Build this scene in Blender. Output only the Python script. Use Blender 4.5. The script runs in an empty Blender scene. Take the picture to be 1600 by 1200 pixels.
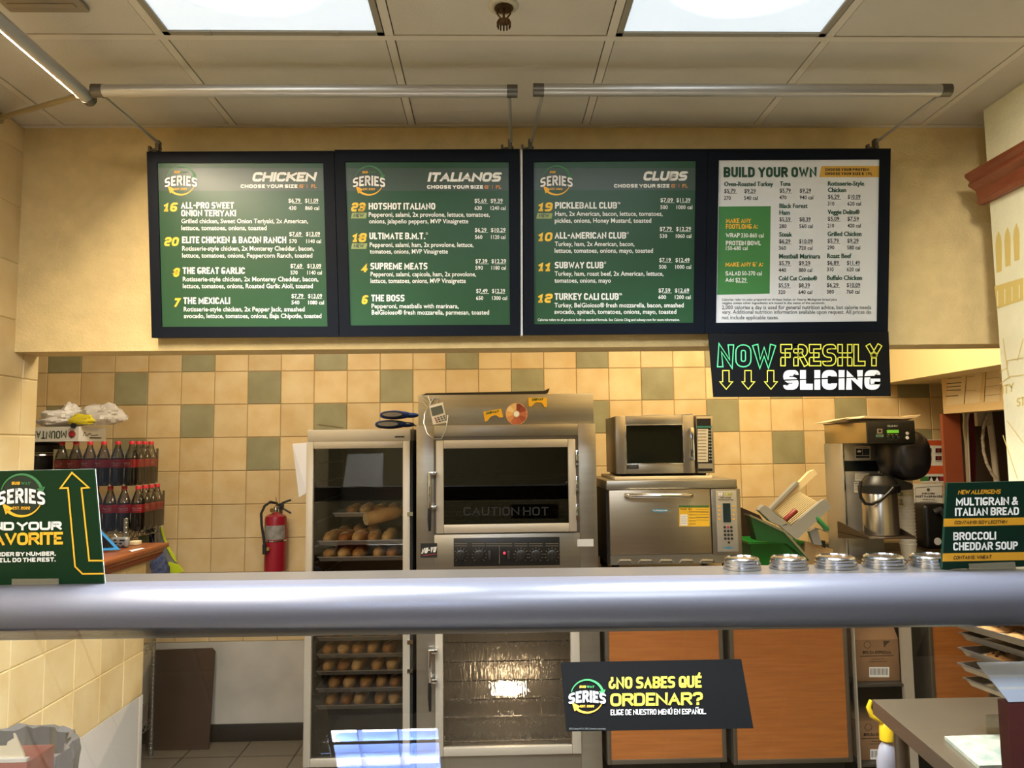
import bpy, bmesh, math, random
from mathutils import Vector, Matrix, noise
random.seed(7)
sc = bpy.context.scene
COL = sc.collection
CZ = 1.715                                   # eye height above the kitchen floor
CEIL = 2.893

# ------------------------------------------------------------------ camera
F_PX, PITCH, YAW, ROLL = 1155.45, .0854, .0267, -.0118
_cp, _sp, _cy, _sy = math.cos(PITCH), math.sin(PITCH), math.cos(YAW), math.sin(YAW)
FWD = Vector((_sy*_cp, _cy*_cp, _sp)); _r = Vector((_cy, -_sy, 0)); _u = _r.cross(FWD)
_cr, _sr = math.cos(ROLL), math.sin(ROLL)
RGT = _cr*_r + _sr*_u; UPV = -_sr*_r + _cr*_u
cam = bpy.data.objects.new('camera', bpy.data.cameras.new('camera'))
COL.objects.link(cam)
cam.data.sensor_width = 36; cam.data.lens = F_PX/1600*36; cam.data.clip_start = .02
cam.matrix_world = Matrix(((RGT.x, UPV.x, -FWD.x, 0), (RGT.y, UPV.y, -FWD.y, 0), (RGT.z, UPV.z, -FWD.z, CZ), (0, 0, 0, 1)))
sc.camera = cam

# ------------------------------------------------------------------ world, lights, exposure
sc.view_settings.view_transform = 'Standard'; sc.view_settings.look = 'None'
sc.view_settings.gamma = 1; sc.view_settings.use_curve_mapping = False
sc.view_settings.exposure = 0.24
w = bpy.data.worlds.new('world'); sc.world = w; w.use_nodes = True
w.node_tree.nodes['Background'].inputs[0].default_value = (.80, .86, 1, 1)
w.node_tree.nodes['Background'].inputs[1].default_value = .40
def area(name, loc, sx, sy, power, color, rot=(0, 0, 0), spread=180):
    l = bpy.data.lights.new(name, 'AREA'); l.shape = 'RECTANGLE'; l.size = sx; l.size_y = sy
    l.energy = power; l.color = color; l.spread = math.radians(spread)
    o = bpy.data.objects.new(name, l); o.location = loc; o.rotation_euler = rot; COL.objects.link(o)
    return o
COOL = (.83, .92, 1)
area('lamp_over_counter', (-.62, 1.73, CEIL-.016), .52, .52, 47, COOL, spread=104)
area('lamp_over_counter', (.665, 1.73, CEIL-.016), .52, .52, 47, COOL, spread=104)
area('unseen_lamp_dining', (.5, .45, CEIL-.016), 1.1, .6, 44, COOL)
area('unseen_lamp_dining', (-1.1, .6, CEIL-.016), .6, 1.1, 34, (1, .96, .88))  # unseen lamp, placed here to light the pillar's left face
area('pillar_fill_light', (1.3, 1.45, CEIL-.05), .14, .14, 3.6, (1, .94, .82), rot=Vector((.46, .42, -.40)).to_track_quat('-Z', 'Y').to_euler(), spread=80)  # unseen spotlight added to brighten the pillar
area('unseen_lamp_dining', (-.9, -2.9, CEIL-.016), .6, 1.1, 36, COOL)
area('lamp_kitchen', (1.35, 3.45, CEIL-.016), 1.0, .5, 46, (1, .84, .55))
area('lamp_kitchen', (-1.25, 3.4, CEIL-.016), 1.0, .5, 27, (1, .90, .70))
area('lamp_slot', (-1.224, 1.55, CZ+1.05), .02, 1.15, 52, (1, .84, .62), rot=(0, math.radians(-45-180+180), 0))

# ------------------------------------------------------------------ helpers
def ray(px, py): return (px-800)/F_PX*RGT - (py-600)/F_PX*UPV + FWD
def P(px, py, Y=None, X=None, Z=None):
    d = ray(px, py)
    t = Y/d.y if Y is not None else X/d.x if X is not None else (Z-CZ)/d.z
    return Vector((d.x*t, d.y*t, d.z*t+CZ))
def fr(Y, r):
    a, b = P(r[0], r[1], Y=Y), P(r[2], r[3], Y=Y)
    return a.x, b.z, b.x, a.z
class Pl:
    def __init__(s, p, n): s.p = Vector(p); s.n = Vector(n).normalized()
    def __call__(s, px, py, e=0):
        d = ray(px, py); o = Vector((0, 0, CZ))
        return o + d*((s.p-o).dot(s.n)/d.dot(s.n)) + s.n*e
def yplane(Y): return Pl((0, Y, 0), (0, -1, 0))
def lin(c):
    if isinstance(c, str): c = [int(c[i:i+2], 16)/255 for i in (0, 2, 4)]
    return tuple(x/12.92 if x < .04045 else ((x+.055)/1.055)**2.4 for x in c) + (1,)
MATS = {}
def mat(name, c, rough=.6, metal=0, emit=0, alpha=1, var=0, vscale=8, bump=0, bscale=60, spec=.5, stretch=None, coat=0, c2=None):
    if name in MATS: return MATS[name]
    m = bpy.data.materials.new(name); m.use_nodes = True; nt = m.node_tree; N, L = nt.nodes, nt.links
    b = N['Principled BSDF']; col = lin(c)
    b.inputs['Base Color'].default_value = col; b.inputs['Roughness'].default_value = rough
    b.inputs['Metallic'].default_value = metal; b.inputs['Specular IOR Level'].default_value = spec
    b.inputs['Alpha'].default_value = alpha; b.inputs['Coat Weight'].default_value = coat
    if emit:
        b.inputs['Emission Color'].default_value = col; b.inputs['Emission Strength'].default_value = emit
    if var or bump or c2:
        tc = N.new('ShaderNodeTexCoord'); mp = N.new('ShaderNodeMapping'); L.new(tc.outputs['Object'], mp.inputs[0])
        if stretch: mp.inputs['Scale'].default_value = stretch
    if var or c2:
        n = N.new('ShaderNodeTexNoise'); n.inputs['Scale'].default_value = vscale; n.inputs['Detail'].default_value = 5
        L.new(mp.outputs[0], n.inputs['Vector'])
        mx = N.new('ShaderNodeMix'); mx.data_type = 'RGBA'
        mr = N.new('ShaderNodeMapRange'); mr.inputs[1].default_value = .3; mr.inputs[2].default_value = .7
        L.new(n.outputs['Fac'], mr.inputs[0]); L.new(mr.outputs[0], mx.inputs[0])
        d = lin(c2) if c2 else tuple(x*(1-var) for x in col[:3]) + (1,)
        u = col if c2 else tuple(min(1, x*(1+var*.5)) for x in col[:3]) + (1,)
        mx.inputs[6].default_value = d; mx.inputs[7].default_value = u
        L.new(mx.outputs[2], b.inputs['Base Color'])
    if bump:
        n2 = N.new('ShaderNodeTexNoise'); n2.inputs['Scale'].default_value = bscale; n2.inputs['Detail'].default_value = 4
        L.new(mp.outputs[0], n2.inputs['Vector'])
        bp = N.new('ShaderNodeBump'); bp.inputs['Strength'].default_value = bump; bp.inputs['Distance'].default_value = .01
        L.new(n2.outputs['Fac'], bp.inputs['Height']); L.new(bp.outputs[0], b.inputs['Normal'])
    MATS[name] = m
    return m
def glass(name, tint=(1, 1, 1), gain=1.0, rough=0.0):
    if name in MATS: return MATS[name]
    m = bpy.data.materials.new(name); m.use_nodes = True; nt = m.node_tree; N, L = nt.nodes, nt.links
    N.remove(N['Principled BSDF'])
    t = N.new('ShaderNodeBsdfTransparent'); t.inputs[0].default_value = (*tint, 1)
    g = N.new('ShaderNodeBsdfGlossy'); g.inputs['Roughness'].default_value = rough
    f = N.new('ShaderNodeFresnel'); f.inputs[0].default_value = 1.5
    k = N.new('ShaderNodeMath'); k.operation = 'MULTIPLY'; k.inputs[1].default_value = gain; k.use_clamp = True
    x = N.new('ShaderNodeMixShader'); L.new(f.outputs[0], k.inputs[0]); L.new(k.outputs[0], x.inputs[0])
    L.new(t.outputs[0], x.inputs[1]); L.new(g.outputs[0], x.inputs[2]); L.new(x.outputs[0], N['Material Output'].inputs[0])
    MATS[name] = m
    return m

class M:
    """collects shapes in world coordinates; build() links them as one mesh object"""
    def __init__(s): s.bm = bmesh.new(); s.mi = 0; s.k = None
    def face(s, vs):
        try: f = s.bm.faces.new(vs)
        except ValueError: return None
        f.material_index = s.mi; return f
    def poly(s, pts): return s.face([s.bm.verts.new(p) for p in pts])
    def box(s, x0, y0, z0, x1, y1, z1, bev=0, seg=2):
        if x0 > x1: x0, x1 = x1, x0
        if y0 > y1: y0, y1 = y1, y0
        if z0 > z1: z0, z1 = z1, z0
        v = [s.bm.verts.new(p) for p in ((x0,y0,z0),(x1,y0,z0),(x1,y1,z0),(x0,y1,z0),(x0,y0,z1),(x1,y0,z1),(x1,y1,z1),(x0,y1,z1))]
        fs = [s.face([v[i] for i in q]) for q in ((0,3,2,1),(4,5,6,7),(0,1,5,4),(1,2,6,5),(2,3,7,6),(3,0,4,7))]
        if bev:
            es = list({e for f in fs for e in f.edges})
            bmesh.ops.bevel(s.bm, geom=es, offset=bev, segments=seg, profile=.5, affect='EDGES', clamp_overlap=True)
        return v
    def fbox(s, Y, r, d0, d1, bev=0):
        a = fr(Y, r); s.box(a[0], Y+d0, a[1], a[2], Y+d1, a[3], bev)
    def obox(s, c, ax, ay, az, bev=0):
        """box from centre and three half-axis vectors"""
        n0 = len(s.bm.verts); vs = s.box(-1, -1, -1, 1, 1, 1)
        c = Vector(c); ax, ay, az = Vector(ax), Vector(ay), Vector(az)
        for v in vs: v.co = c + ax*v.co.x + ay*v.co.y + az*v.co.z
        if bev:
            es = list({e for v in vs for e in v.link_edges})
            bmesh.ops.bevel(s.bm, geom=es, offset=bev, segments=2, profile=.5, affect='EDGES', clamp_overlap=True)
    def prism(s, pts, off):
        """extrude a planar polygon by a vector"""
        off = Vector(off); a = [s.bm.verts.new(p) for p in pts]; b = [s.bm.verts.new(Vector(p)+off) for p in pts]
        s.face(a); s.face(b[::-1]); n = len(a)
        for i in range(n): s.face([a[i], b[i], b[(i+1) % n], a[(i+1) % n]])
    def tube(s, pts, r, n=10, closed=False, caps=True):
        pts = [Vector(p) for p in pts]; rings = []; m = len(pts)
        rr = r if isinstance(r, (list, tuple)) else [r]*m
        up = Vector((0, 0, 1)); prev = None
        for i in range(m):
            if closed: d = pts[(i+1) % m]-pts[i-1]
            else: d = pts[min(i+1, m-1)]-pts[max(i-1, 0)]
            d.normalize()
            if prev is None:
                a = d.cross(up)
                if a.length < 1e-3: a = d.cross(Vector((1, 0, 0)))
            else: a = prev - d*prev.dot(d)
            a.normalize(); prev = a; b = d.cross(a)
            rings.append([s.bm.verts.new(pts[i]+(a*math.cos(t)+b*math.sin(t))*rr[i]) for t in [2*math.pi*k/n for k in range(n)]])
        for i in range(m if closed else m-1):
            A, B = rings[i], rings[(i+1) % m]
            for k in range(n): s.face([A[k], A[(k+1) % n], B[(k+1) % n], B[k]])
        if caps and not closed: s.face(rings[0][::-1]); s.face(rings[-1])
    def lathe(s, prof, c, n=24, axis='Z', sx=1, sy=1):
        """prof: (radius, height) pairs"""
        c = Vector(c); rings = []
        def at(r, h, t):
            x, y = r*math.cos(t)*sx, r*math.sin(t)*sy
            return c + (Vector((x, y, h)) if axis == 'Z' else Vector((x, h, y)) if axis == 'Y' else Vector((h, x, y)))
        for r, h in prof:
            rings.append([s.bm.verts.new(at(r, h, 2*math.pi*k/n)) for k in range(n)] if r > 1e-6 else [s.bm.verts.new(at(0, h, 0))])
        for A, B in zip(rings, rings[1:]):
            for k in range(n):
                j = (k+1) % n
                q = ([A[0], B[j], B[k]] if len(A) == 1 else [A[k], A[j], B[0]] if len(B) == 1 else [A[k], A[j], B[j], B[k]])
                s.face(q)
        if len(rings[0]) > 1: s.face(rings[0][::-1])
        if len(rings[-1]) > 1: s.face(rings[-1])
    def ball(s, c, rx, ry, rz, n=14, m=9, fn=None):
        c = Vector(c); prof = [(math.sin(math.pi*i/m), -math.cos(math.pi*i/m)) for i in range(m+1)]
        n0 = list(s.bm.verts); k0 = len(n0)
        s.lathe(prof, (0, 0, 0), n)
        s.bm.verts.ensure_lookup_table()
        for v in s.bm.verts[k0:]:
            q = v.co.copy()
            if fn: q = fn(q)
            v.co = c + Vector((q.x*rx, q.y*ry, q.z*rz))
    def build(s, name, mats, parent=None, label=None, ang=38, origin=None, fixn=True):
        if not isinstance(mats, (list, tuple)): mats = [mats]
        if fixn: bmesh.ops.recalc_face_normals(s.bm, faces=s.bm.faces)
        if parent is not None: org = ORG[parent]
        elif origin is not None: org = Vector(origin)
        else:
            xs = [v.co for v in s.bm.verts]
            lo = Vector([min(c[i] for c in xs) for i in range(3)]); hi = Vector([max(c[i] for c in xs) for i in range(3)])
            org = Vector(((lo.x+hi.x)/2, (lo.y+hi.y)/2, lo.z))
        bmesh.ops.translate(s.bm, verts=s.bm.verts, vec=-org)
        me = bpy.data.meshes.new(name); s.bm.to_mesh(me); s.bm.free()
        for m in mats: me.materials.append(m)
        me.polygons.foreach_set('use_smooth', [True]*len(me.polygons)); me.set_sharp_from_angle(angle=math.radians(ang))
        o = bpy.data.objects.new(name, me); COL.objects.link(o)
        if parent is not None: o.parent = parent
        else: o.location = org
        ORG[o] = org.copy()
        if label: o['label'] = label
        return o
ORG = {}
def tag(o, label, cat, group=None, kind=None):
    o['label'] = label; o['category'] = cat
    if group: o['group'] = group
    if kind: o['kind'] = kind
    return o
def thing(name, label, cat, loc, group=None, rot=None):
    o = bpy.data.objects.new(name, None); COL.objects.link(o); o.empty_display_size = .05
    o.location = loc; ORG[o] = Vector(loc)
    if rot is not None: o.rotation_euler = rot; ORG[o] = Vector((0, 0, 0))   # rotated things are built in local coordinates
    return tag(o, label, cat, group)
def struct(o): o['kind'] = 'structure'; return o
def dup(root, loc, label=None, rot=None):
    def cp(o, par):
        c = o.copy(); COL.objects.link(c); c.parent = par
        for ch in o.children: cp(ch, c)
        return c
    c = cp(root, None); c.location = loc
    if rot is not None: c.rotation_euler = rot
    if label: c['label'] = label
    return c
ORD = ['leftmost', 'second from the left', 'third from the left', 'fourth from the left', 'fifth from the left', 'sixth from the left', 'seventh from the left']

# ------------------------------------------------------------------ materials
steel = mat('brushed_steel', 'A59F92', .36, .92, var=.07, vscale=3, stretch=(1, 1, 14))
steel_d = mat('dark_steel', '6E685E', .42, .85, var=.12, vscale=4)
alu = mat('painted_aluminium', 'BDB4A4', .42, .35)
chrome = mat('chrome', 'D8D8D8', .12, 1)
tubem = mat('brushed_tube', 'B4AEA4', .3, .55)
black = mat('black_plastic', '121212', .38)
blackm = mat('black_matte', '0B0B0C', .7)
rubber = mat('black_rubber', '1A1A1A', .7)
white = mat('white_plastic', 'E6E2D8', .45)
paper = mat('paper', 'DDDAD2', .85)
card = mat('cardboard', '8F6B48', .85, var=.12, vscale=14)
wood = mat('stained_wood', '9A5A30', .38, c2='7A4020', vscale=6, stretch=(8, 1, 8))
wood_r = mat('rosewood_stain', '8E4E33', .35, c2='75391F', vscale=6, stretch=(8, 1, 8))
orange = mat('cherry_laminate', 'A8662F', .42, c2='935624', vscale=5, stretch=(1, 1, 16))
darkin = mat('dark_interior', '35322D', .6, .2)
yel = mat('yellow_print', 'E9B92E', .5)
txtw = mat('print_white', 'EDEBE4', .5); txto = mat('print_orange', 'C98A48', .5); txty = mat('print_yellow', 'F2B42C', .5)
txtg = mat('print_dark_green', '1E4A32', .5); txtk = mat('print_black', '161616', .5); txts = mat('print_grey', '5A5C5A', .6)
txtl = mat('print_lime', '57D98B', .5); txtn = mat('print_neon_yellow', 'E8E04A', .5); txtm = mat('print_mid_green', '3D7A4A', .5)
grn = mat('board_green', '294D32', .33, var=.10, vscale=3, spec=.3); band = mat('board_band', '3E4E43', .33, spec=.35); badge = mat('badge_green', '8E9B5A', .5)
boxg = mat('leaf_green_print', '3B7A3B', .5); brd = mat('sign_green', '072B13', .5, spec=.2); brd2 = mat('allergen_green', '062317', .5, spec=.2)
navy = mat('frame_navy_black', '0A0F18', .5, spec=.12)
WALLC = dict(rough=.42)

# ------------------------------------------------------------------ lettering
GL = {}
def _g(ch, w, *paths): GL[ch] = (w, paths)
for row in '''A .66 002840 1333|B .62 0008 ~08484404 ~04444000|C .6 ~464808004042|D .62 0008 ~08484000|E .52 48080040 0434|F .5 480800 0434|G .62 ~474808004043 4323
H .64 0008 4048 0444|I 0 0008|J .5 ~48400002|K .62 0008 0348 1540|L .5 080040|M .8 0008224840|N .66 00084048|O .62 ~*08484000|P .6 0008 ~08484404
Q .62 ~*08484000 2240|R .62 0008 ~08484404 2440|S .6 ~4748080444400001|T .58 0848 2028|U .62 ~08004048|V .66 082048|W .9 0810263048|X .64 0048 0840|Y .64 0824 4824 2420|Z .56 08480040
0 .6 ~*08484000|1 .5 062820 1030|2 .6 ~06084844040040|3 .6 ~0608484000 ~02001040 1444|4 .62 30380242|5 .58 4808 0804 ~0444400001|6 .6 ~47480800404404|7 .56 084810|8 .6 ~*08484404 ~*04444000|9 .6 ~01004048080444
& .7 ~401618383602002043|- .34 0444|? .56 ~060848442422 2020|¿ .56 ~424000040426 2828|$ .6 ~4748080444400001 2028|! 0 0803 0000'''.replace('\n', '|').split('|'):
    q = row.split(' '); _g(q[0], float(q[1]), *q[2:])
GL['.'] = (0, ('0000',)); GL[':'] = (0, ('0101', '0606'))
ACC = {'É': ('E', '29 3b'), 'Ú': ('U', '29 3b'), 'Ñ': ('N', '0a 1b 2a 3b 4b')}
def fillet(pts, rad, closed):
    n = len(pts); out = []
    for i, p in enumerate(pts):
        if not closed and i in (0, n-1): out.append(p); continue
        a, b = pts[i-1], pts[(i+1) % n]
        ea = .92 if not closed and i == 1 else .5; eb = .92 if not closed and i == n-2 else .5
        ra = min(rad, (a-p).length*ea, (b-p).length*eb)
        A = p+(a-p).normalized()*ra; B = p+(b-p).normalized()*ra
        for k in range(5):
            t = k/4; out.append(A*(1-t)**2 + p*2*t*(1-t) + B*t*t)
    return out
def ribbon(pts, t, closed=False, outline=0, butt=False):
    """quads (2d) of a stroke of width t"""
    q = []
    for p in pts:
        if not q or (p-q[-1]).length > 1e-5: q.append(p)
    pts = q; n = len(pts)
    if n == 1:
        p = pts[0]; h = t/2; return [[p+Vector(v)*h for v in ((-1, -1), (1, -1), (1, 1), (-1, 1))]]
    if not closed and not butt:
        pts = pts[:]
        d = (pts[0]-pts[1]).normalized(); pts[0] = pts[0]+d*t/2
        d = (pts[-1]-pts[-2]).normalized(); pts[-1] = pts[-1]+d*t/2
    Lf, Rt = [], []
    for i in range(n):
        d1 = (pts[i]-pts[i-1]).normalized() if (i or closed) else None
        d2 = (pts[(i+1) % n]-pts[i]).normalized() if (i < n-1 or closed) else None
        d1 = d1 or d2; d2 = d2 or d1
        n1, n2 = Vector((-d1.y, d1.x)), Vector((-d2.y, d2.x)); m = n1+n2
        m = n1 if m.length < .2 else m.normalized()
        m = m/max(.6 if outline else .45, m.dot(n1)); Lf.append(pts[i]+m*t/2); Rt.append(pts[i]-m*t/2)
    if outline:
        loop = Lf+Rt[::-1]
        if closed: return ribbon(Lf, outline, True)+ribbon(Rt, outline, True)
        return ribbon(loop, outline, True)
    return [[Lf[i], Rt[i], Rt[(i+1) % n], Lf[(i+1) % n]] for i in range(n if closed else n-1)]
def letters(s, t, aspect, outline=0, gap=None):
    """bold block lettering: polygons in units of the cap height, total width = aspect"""
    gap = gap if gap is not None else .45*t; items = []; fix = 0; var = 0
    for ch in s:
        sup = ch in '™®"\''
        if ch == ' ': fix += .26; items.append((ch, .26, 0)); continue
        if sup: wd = {'™': .42, '®': .3, '"': .26, "'": .1}[ch]; fix += wd+gap; items.append((ch, wd, 0)); continue
        base = ACC[ch][0] if ch in ACC else ch
        if base not in GL: continue
        wd = GL[base][0]
        if wd == 0: fix += t+gap; items.append((ch, t, 0))
        else: fix += gap; var += wd; items.append((ch, wd, 1))
    fix -= gap
    k = (aspect-fix)/var if var else 1; sx = 1
    if k < .72 and var: k = .72; sx = aspect/(fix+var*k)
    x = 0; out = []
    for ch, wd, v in items:
        if ch == ' ': x += .26; continue
        wd = wd*k if v else wd
        if ch in '™®"\'':
            if ch in '"\'':
                for dx in ((0, .13) if ch == '"' else (0,)): out += ribbon([Vector((x+dx+.05, .95)), Vector((x+dx+.03, .75))], .07)
            elif ch == '®': out += ribbon(fillet([Vector((x+a, b)) for a, b in ((.03, 1), (.27, 1), (.27, .72), (.03, .72))], .12, True), .05, True)
            else:
                for pth in ([(0, .97), (.16, .97)], [(.08, .97), (.08, .7)], [(.22, .7), (.22, .97), (.3, .8), (.38, .97), (.38, .7)]):
                    out += ribbon([Vector((x+a, b)) for a, b in pth], .055)
            x += wd+gap; continue
        base = ACC[ch][0] if ch in ACC else ch
        def pt(a, b): return Vector((x+t/2+int(a)/4*(max(wd, t)-t), t/2+int(b, 16)/8*(1-t)))
        for pth in GL[base][1]:
            rnd = pth[0] == '~'; pth = pth.lstrip('~'); cl = pth[0] == '*'; pth = pth.lstrip('*')
            pts = [pt(pth[i], pth[i+1]) for i in range(0, len(pth), 2)]
            if rnd: pts = fillet(pts, .26 if t < .3 else .2, cl)
            for q in ribbon(pts, t, cl, outline, rnd and base in 'CGJS23569?'):
                if not outline: q = [Vector((p.x, min(1, max(0, p.y)))) for p in q]
                out.append(q)
        if ch in ACC:
            out += ribbon([pt(a[0], a[1]) for a in ACC[ch][1].split()], t*.8)
        x += wd+gap
    return [[Vector((p.x*sx, p.y)) for p in q] for q in out]
_cache = {}
def thin_text(s):
    if s in _cache: return _cache[s]
    c = bpy.data.curves.new('tmp', 'FONT'); c.body = s; c.size = 1; c.offset = .013; c.resolution_u = 2
    o = bpy.data.objects.new('tmp', c); COL.objects.link(o); bpy.context.view_layer.update()
    dg = bpy.context.evaluated_depsgraph_get(); e = o.evaluated_get(dg); me = e.to_mesh()
    vs = [v.co.xy.copy() for v in me.vertices]; ps = [tuple(p.vertices) for p in me.polygons]
    e.to_mesh_clear(); bpy.data.objects.remove(o); bpy.data.curves.remove(c)
    x0 = min(v.x for v in vs); x1 = max(v.x for v in vs); cap = .69
    vs = [Vector(((v.x-x0)/(x1-x0), v.y/cap)) for v in vs]
    _cache[s] = (vs, ps); return _cache[s]
class Print:
    """flat print on a plane; positions are read in one enlarged view (ox, oy, scale)"""
    def __init__(s, plane, ox, oy, k): s.pl = plane; s.o = (ox, oy); s.k = k; s.m = M(); s.mats = []; s.lay = 1
    def pt(s, x, y, e): return s.pl(s.o[0]+x/s.k, s.o[1]+y/s.k, e)
    def mi(s, m):
        if m not in s.mats: s.mats.append(m)
        s.m.mi = s.mats.index(m)
    def poly(s, pts, m, lay=None):
        s.mi(m); s.m.poly([s.pt(x, y, .0003*(lay or 1)) for x, y in pts])
    def rect(s, x0, y0, x1, y1, m, lay=None): s.poly([(x0, y0), (x1, y0), (x1, y1), (x0, y1)], m, lay)
    def line(s, pts, wd, m, closed=False, lay=3, rad=0):
        s.mi(m); pts = [Vector(p) for p in pts]
        if rad: pts = fillet(pts, rad, closed)
        for q in ribbon(pts, wd, closed): s.m.poly([s.pt(p.x, p.y, .0003*lay) for p in q])
    def disc(s, cx, cy, r, m, lay=2, n=20, ry=None): s.poly([(cx+r*math.cos(2*math.pi*i/n), cy+(ry or r)*math.sin(2*math.pi*i/n)) for i in range(n)], m, lay)
    def arc(s, cx, cy, r, a0, a1, w0, w1, m, lay=2, n=18):
        s.mi(m)
        A = [math.radians(a0+(a1-a0)*i/n) for i in range(n+1)]; W = [w0+(w1-w0)*i/n for i in range(n+1)]
        for i in range(n):
            q = []
            for j, sg in ((i, 1), (i, -1), (i+1, -1), (i+1, 1)): q.append((cx+(r+sg*W[j]/2)*math.cos(A[j]), cy-(r+sg*W[j]/2)*math.sin(A[j])))
            s.m.poly([s.pt(x, y, .0003*lay) for x, y in q])
    def T(s, txt, x0, x1, yb, cap, m, t=.19, sh=0, arch=0, yb2=None, outline=0, lay=3, gap=None):
        s.mi(m); yb2 = yb if yb2 is None else yb2; asp = (x1-x0-sh*cap)/cap
        for q in letters(txt, t, asp, outline, gap):
            vs = []
            for p in q:
                u = p.x/asp; y = p.y
                if arch: y = y*(1+arch*(1-(2*u-1)**2)) + arch*.9*(1-(2*u-1)**2)
                vs.append(s.pt(x0+(p.x+sh*p.y)*cap, yb+(yb2-yb)*u-y*cap, .0003*lay))
            s.m.poly(vs)
    def t(s, txt, x0, x1, yb, cap, m, lay=3, yb2=None):
        vs, ps = thin_text(txt); s.mi(m); yb2 = yb if yb2 is None else yb2
        bv = [s.m.bm.verts.new(s.pt(x0+v.x*(x1-x0), yb+(yb2-yb)*v.x-v.y*cap, .0003*lay)) for v in vs]
        for p in ps: s.m.face([bv[i] for i in p])
    def price(s, a, b, x0, x1, x2, x3, yb, c, d, y0, y1, y2, y3, yc, m, under=None):
        s.t(a, x0, x1, yb, 23, m); s.t(b, x2, x3, yb, 23, m); s.t(c, y0, y1, yc, 22, m); s.t(d, y2, y3, yc, 22, m)
        s.rect(x0+22, yb+3, x1+9, yb+5, m, 2); s.rect(x2+20, yb+3, x3, yb+5, m, 2)
    def logo(s, cx, cy, R, ring=None, dark=None):
        if dark: s.disc(cx, cy, R*.93, dark, 2, 28)
        s.arc(cx, cy, R, 165, 18, R*.05, R*.15, ring or txtm, 3)
        s.poly([(cx+R*.72, cy-R*.30), (cx+R*1.12, cy-R*.42), (cx+R*.97, cy-R*.02)], ring or txtm, 3)
        s.arc(cx, cy, R, 345, 222, R*.03, R*.16, txty, 3)
        s.poly([(cx-R*.94, cy+R*.36), (cx-R*.42, cy+R*.62), (cx-R*.76, cy+R*.92)], txty, 3)
        s.T('SERIES', cx-R*1.15, cx+R*1.15, cy+R*.50, R*.62, txtk, t=.30, arch=.20, lay=4, gap=.02)
        s.T('SERIES', cx-R*1.13, cx+R*1.13, cy+R*.48, R*.60, txtw, t=.21, arch=.20, lay=5, gap=.11)
        s.T('SUB', cx-R*.48, cx-R*.06, cy-R*.50, R*.15, txty, t=.26, sh=.15, lay=5)
        s.T('WAY', cx-R*.03, cx+R*.44, cy-R*.50, R*.15, ring or txtm, t=.26, sh=.15, lay=5)
        s.T('EST. 2022', cx-R*.42, cx+R*.42, cy+R*.68, R*.14, txty, t=.2, lay=5)
    def build(s, name, parent): return s.m.build(name, s.mats, parent, fixn=False)

# ------------------------------------------------------------------ the room
def tile_mat(name, c, c2, off):
    m = mat(name, c, .4, c2=c2, vscale=7, bump=.10, bscale=30)
    nt = m.node_tree; N, L = nt.nodes, nt.links; b = N['Principled BSDF']
    src = b.inputs['Base Color'].links[0].from_socket
    tc = N.new('ShaderNodeTexCoord'); ad = N.new('ShaderNodeVectorMath'); ad.operation = 'SUBTRACT'; ad.inputs[1].default_value = off
    dv = N.new('ShaderNodeVectorMath'); dv.operation = 'SCALE'; dv.inputs['Scale'].default_value = 1/.2032
    fl = N.new('ShaderNodeVectorMath'); fl.operation = 'FLOOR'; wn = N.new('ShaderNodeTexWhiteNoise')
    L.new(tc.outputs['Object'], ad.inputs[0]); L.new(ad.outputs[0], dv.inputs[0]); L.new(dv.outputs[0], fl.inputs[0]); L.new(fl.outputs[0], wn.inputs['Vector'])
    mr = N.new('ShaderNodeMapRange'); mr.inputs[3].default_value = .88; mr.inputs[4].default_value = 1.06; L.new(wn.outputs['Value'], mr.inputs[0])
    mx = N.new('ShaderNodeVectorMath'); mx.operation = 'SCALE'; L.new(src, mx.inputs[0]); L.new(mr.outputs[0], mx.inputs['Scale'])
    L.new(mx.outputs[0], b.inputs['Base Color'])
    return m
S = .2032
grout = mat('grout', '9C8560', .9, var=.1)
frp = mat('white_wall_panel', 'BFB9AF', .5, var=.16, vscale=5)
cream = mat('cream_paint', 'D9C690', .8)
def tiles(m, org, ua, va, na, cells, gap=.0016, th=.004, rnd=None):
    """cells: (u0,v0,u1,v1,mat) on a plane"""
    org, ua, va, na = map(Vector, (org, ua, va, na))
    for u0, v0, u1, v1, mi in cells:
        m.mi = mi; c = .0028
        pts = [org+ua*u+va*v for u, v in ((u0+gap, v0+gap), (u1-gap, v0+gap), (u1-gap, v1-gap), (u0+gap, v1-gap))]
        top = [org+ua*u+va*v+na*th for u, v in ((u0+gap+c, v0+gap+c), (u1-gap-c, v0+gap+c), (u1-gap-c, v1-gap-c), (u0+gap+c, v1-gap-c))]
        a = [m.bm.verts.new(p) for p in pts]; b = [m.bm.verts.new(p) for p in top]
        m.face(b)
        for i in range(4): m.face([a[i], a[(i+1) % 4], b[(i+1) % 4], b[i]])
YB, XB0, ZB0 = 4.589, -2.727, CZ+.486
tb = tile_mat('beige_tile_back', 'DCC394', 'CFAE78', (XB0, -10, ZB0))
to = tile_mat('olive_tile', '9C9672', '8C8460', (XB0, -10, ZB0))
m = M(); cells = []
for i in range(-2, 28):
    for j in range(-4, 8):
        zt = ZB0-S*j; zb = zt-S
        if zt > CEIL: zt = CEIL
        x1 = XB0+S*(i+1)
        if i == 27: x1 = 2.84
        ol = (j in (0, 2) and (i-2) % 4 == 0) or (j in (-1, 1, 3) and False)
        ol = (j in (-1, 1) and i % 4 == 0) or (j in (0, 2) and i % 4 == 2)
        cells.append((XB0+S*i, zb, x1, zt, 1 if ol else 0))
tiles(m, (0, YB, 0), (1, 0, 0), (0, 0, 1), (0, -1, 0), cells)
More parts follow.
